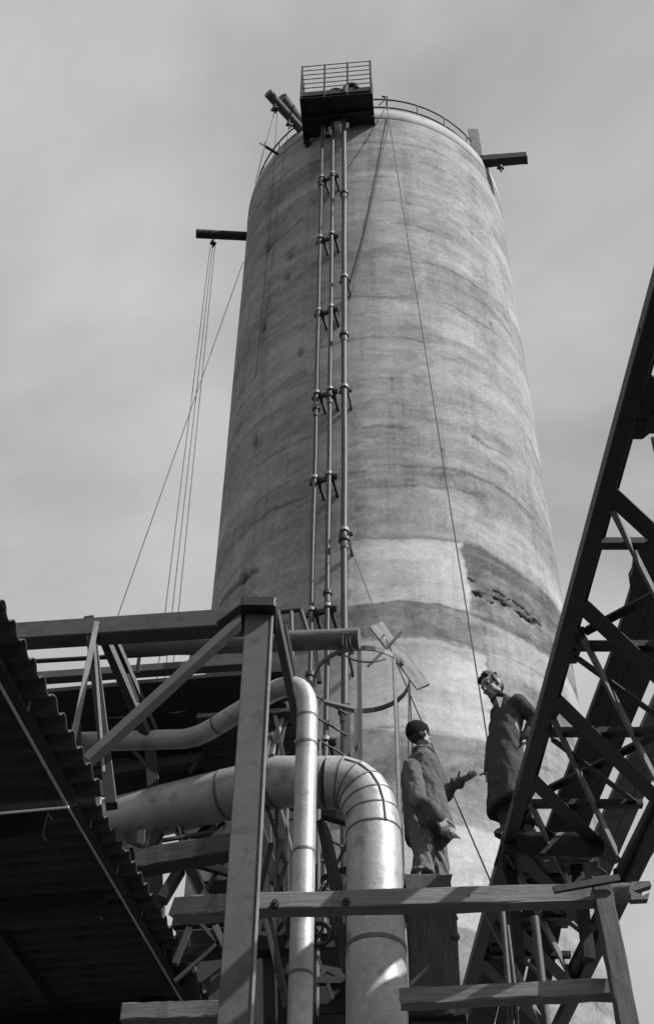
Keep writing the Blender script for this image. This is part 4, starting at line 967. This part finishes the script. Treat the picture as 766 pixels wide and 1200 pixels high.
# --- bareheaded man in the long coat
Y2 = 10.86
F2 = Vector((-.90, -.436, 0)); R2 = Vector((F2.y, -F2.x, 0))      # R2 is his right (away from the camera)
mb = MB(); hc2 = U(576.5, 805, Y2 - .06); HF2 = Vector((-.80, -.52, -.42))
P2, rot2 = head(mb, hc2, HF2, up=(-.35, -.05, 1), s=1.2)
capsule(mb, [U(580, 815, Y2 - .03), U(591, 828, Y2)], [.058, .066])
tr2 = [(592, 827, .10, .08), (596, 836, .165, .10), (594, 855, .165, .11), (594, 885, .15, .105), (595, 910, .165, .11)]
mb.loft([ring(U(x, y, Y2), a, b, F2) for x, y, a, b in tr2])
s_l, e_l, w_l = U(606, 824, Y2 - .15), U(627, 843, Y2 - .10), U(615, 868, Y2 - .10)
s_r, e_r, w_r = U(585, 835, Y2 + .15), U(578, 876, Y2 + .2), U(574, 905, Y2 + .08)
capsule(mb, [s_l, e_l, w_l], [.055, .045, .032]); capsule(mb, [s_r, e_r, w_r], [.055, .045, .032])
hand(mb, w_l, (-.45, .1, -.8), (-.7, -.2, .2), (-.3, -.8, -.2), .5, 1.05)
hand(mb, w_r, (-.1, -.1, -.9), (.2, -.9, 0), (-.9, -.2, 0), .45, 1.05)
hp2 = [U(600, 912, Y2 - .07), U(591, 912, Y2 + .08)]; f2 = [Vector((U(617, 980, Y2).x, Y2 - .05, zs)), Vector((U(600, 980, Y2).x, Y2 + .03, zs))]
for h, f in zip(hp2, f2):
    k = h.lerp(f, .5) + F2 * .03; capsule(mb, [h, k, f + Vector((0, 0, .09))], [.085, .06, .045]); capsule(mb, [f + Vector((0, 0, .05)) - F2 * .05, f + Vector((0, 0, .04)) + F2 * .13], [.042, .035])
m2 = body_mesh(mb, 'bareheaded smiling man in long dark coat leaning from the truss', 'skin', .0065)
mb = MB()
cr2 = [(587, 820, .078, .075), (591.5, 826, .12, .095), (594.5, 834, .17, .12), (593.5, 846, .178, .138), (591.5, 862, .175, .14), (592, 880, .178, .14), (593, 900, .20, .15), (594, 922, .225, .155), (594, 944, .235, .16), (594.5, 948, .225, .15)]
mb.loft([ring(U(x, y, Y2), a, b, F2) for x, y, a, b in cr2])
capsule(mb, [s_l, e_l, w_l - (w_l - e_l) * .08], [.09, .080, .062]); capsule(mb, [s_r, e_r, w_r - (w_r - e_r) * .08], [.085, .075, .06])
remesh(mb, 'long_coat', 'coat_dark', m2, .011, .019, 1, 8, 7)
mb = MB(); mb.tube([ring(U(586, 820, Y2 - .01), .08, .08, F2, 20)[k % 20] + Vector((0, 0, .01 * math.sin(k))) for k in range(21)], .02, 8, caps=False); mb.build('collar', 'coat_dark', m2)
mb = MB(); c = U(584.5, 824, Y2 - .07); mb.plate([c + Vector((-.02, -.02, .06)), c + Vector((.05, -.03, .045)), c + Vector((.0, -.045, -.09))], .02, F2); mb.build('shirt_collar', 'shirt', m2)
mb = MB()
for h, f in zip(hp2, f2):
    k = h.lerp(f, .5) + F2 * .03; mb.loft([ring(h, .105, .11, F2, 18), ring(k, .092, .096, F2, 18), ring(f.lerp(k, .4), .084, .088, F2, 18), ring(f + Vector((0, 0, .09)), .08, .085, F2, 18)])
remesh(mb, 'trousers', 'trousers_dark', m2, .013, .02, 1, 10, 9)
for f in f2:
    mb = MB(); mb.loft([ring(f + F2 * .045 + Vector((0, 0, z)), a, b, F2, 18) for z, a, b in ((.0, .048, .14), (.03, .05, .145), (.06, .046, .125), (.09, .045, .08), (.13, .05, .06))]); mb.build('boot', 'leather', m2)
face_bits(P2, rot2, m2, 1.2)
mb = MB()      # thick short wavy hair
mb.ball(P2(0, -.052, .012), .092, 16, 10, (.84, .8, .95), rot2); mb.ball(P2(0, -.022, .056), .112, 18, 12, (.80, .98, .76), rot2)
for k in range(34):
    a = random.uniform(0, 2 * math.pi); t = random.uniform(0, 1.25)
    q = P2(.080 * math.sin(t) * math.cos(a), .105 * math.sin(t) * math.sin(a) - .02, .058 + .085 * math.cos(t)); mb.ball(q, random.uniform(.013, .024), 8, 6)
for x in (-1, 1): mb.ball(P2(x * .074, .012, .035), .034, 10, 8, (.4, .9, 1.2), rot2)
for k in range(7): mb.ball(P2(-.05 + .017 * k, .052, .100 + .008 * math.sin(k * 2)), .022, 8, 6)
remesh(mb, 'hair', 'hair', m2, .009, .006, 1, 40, 11)
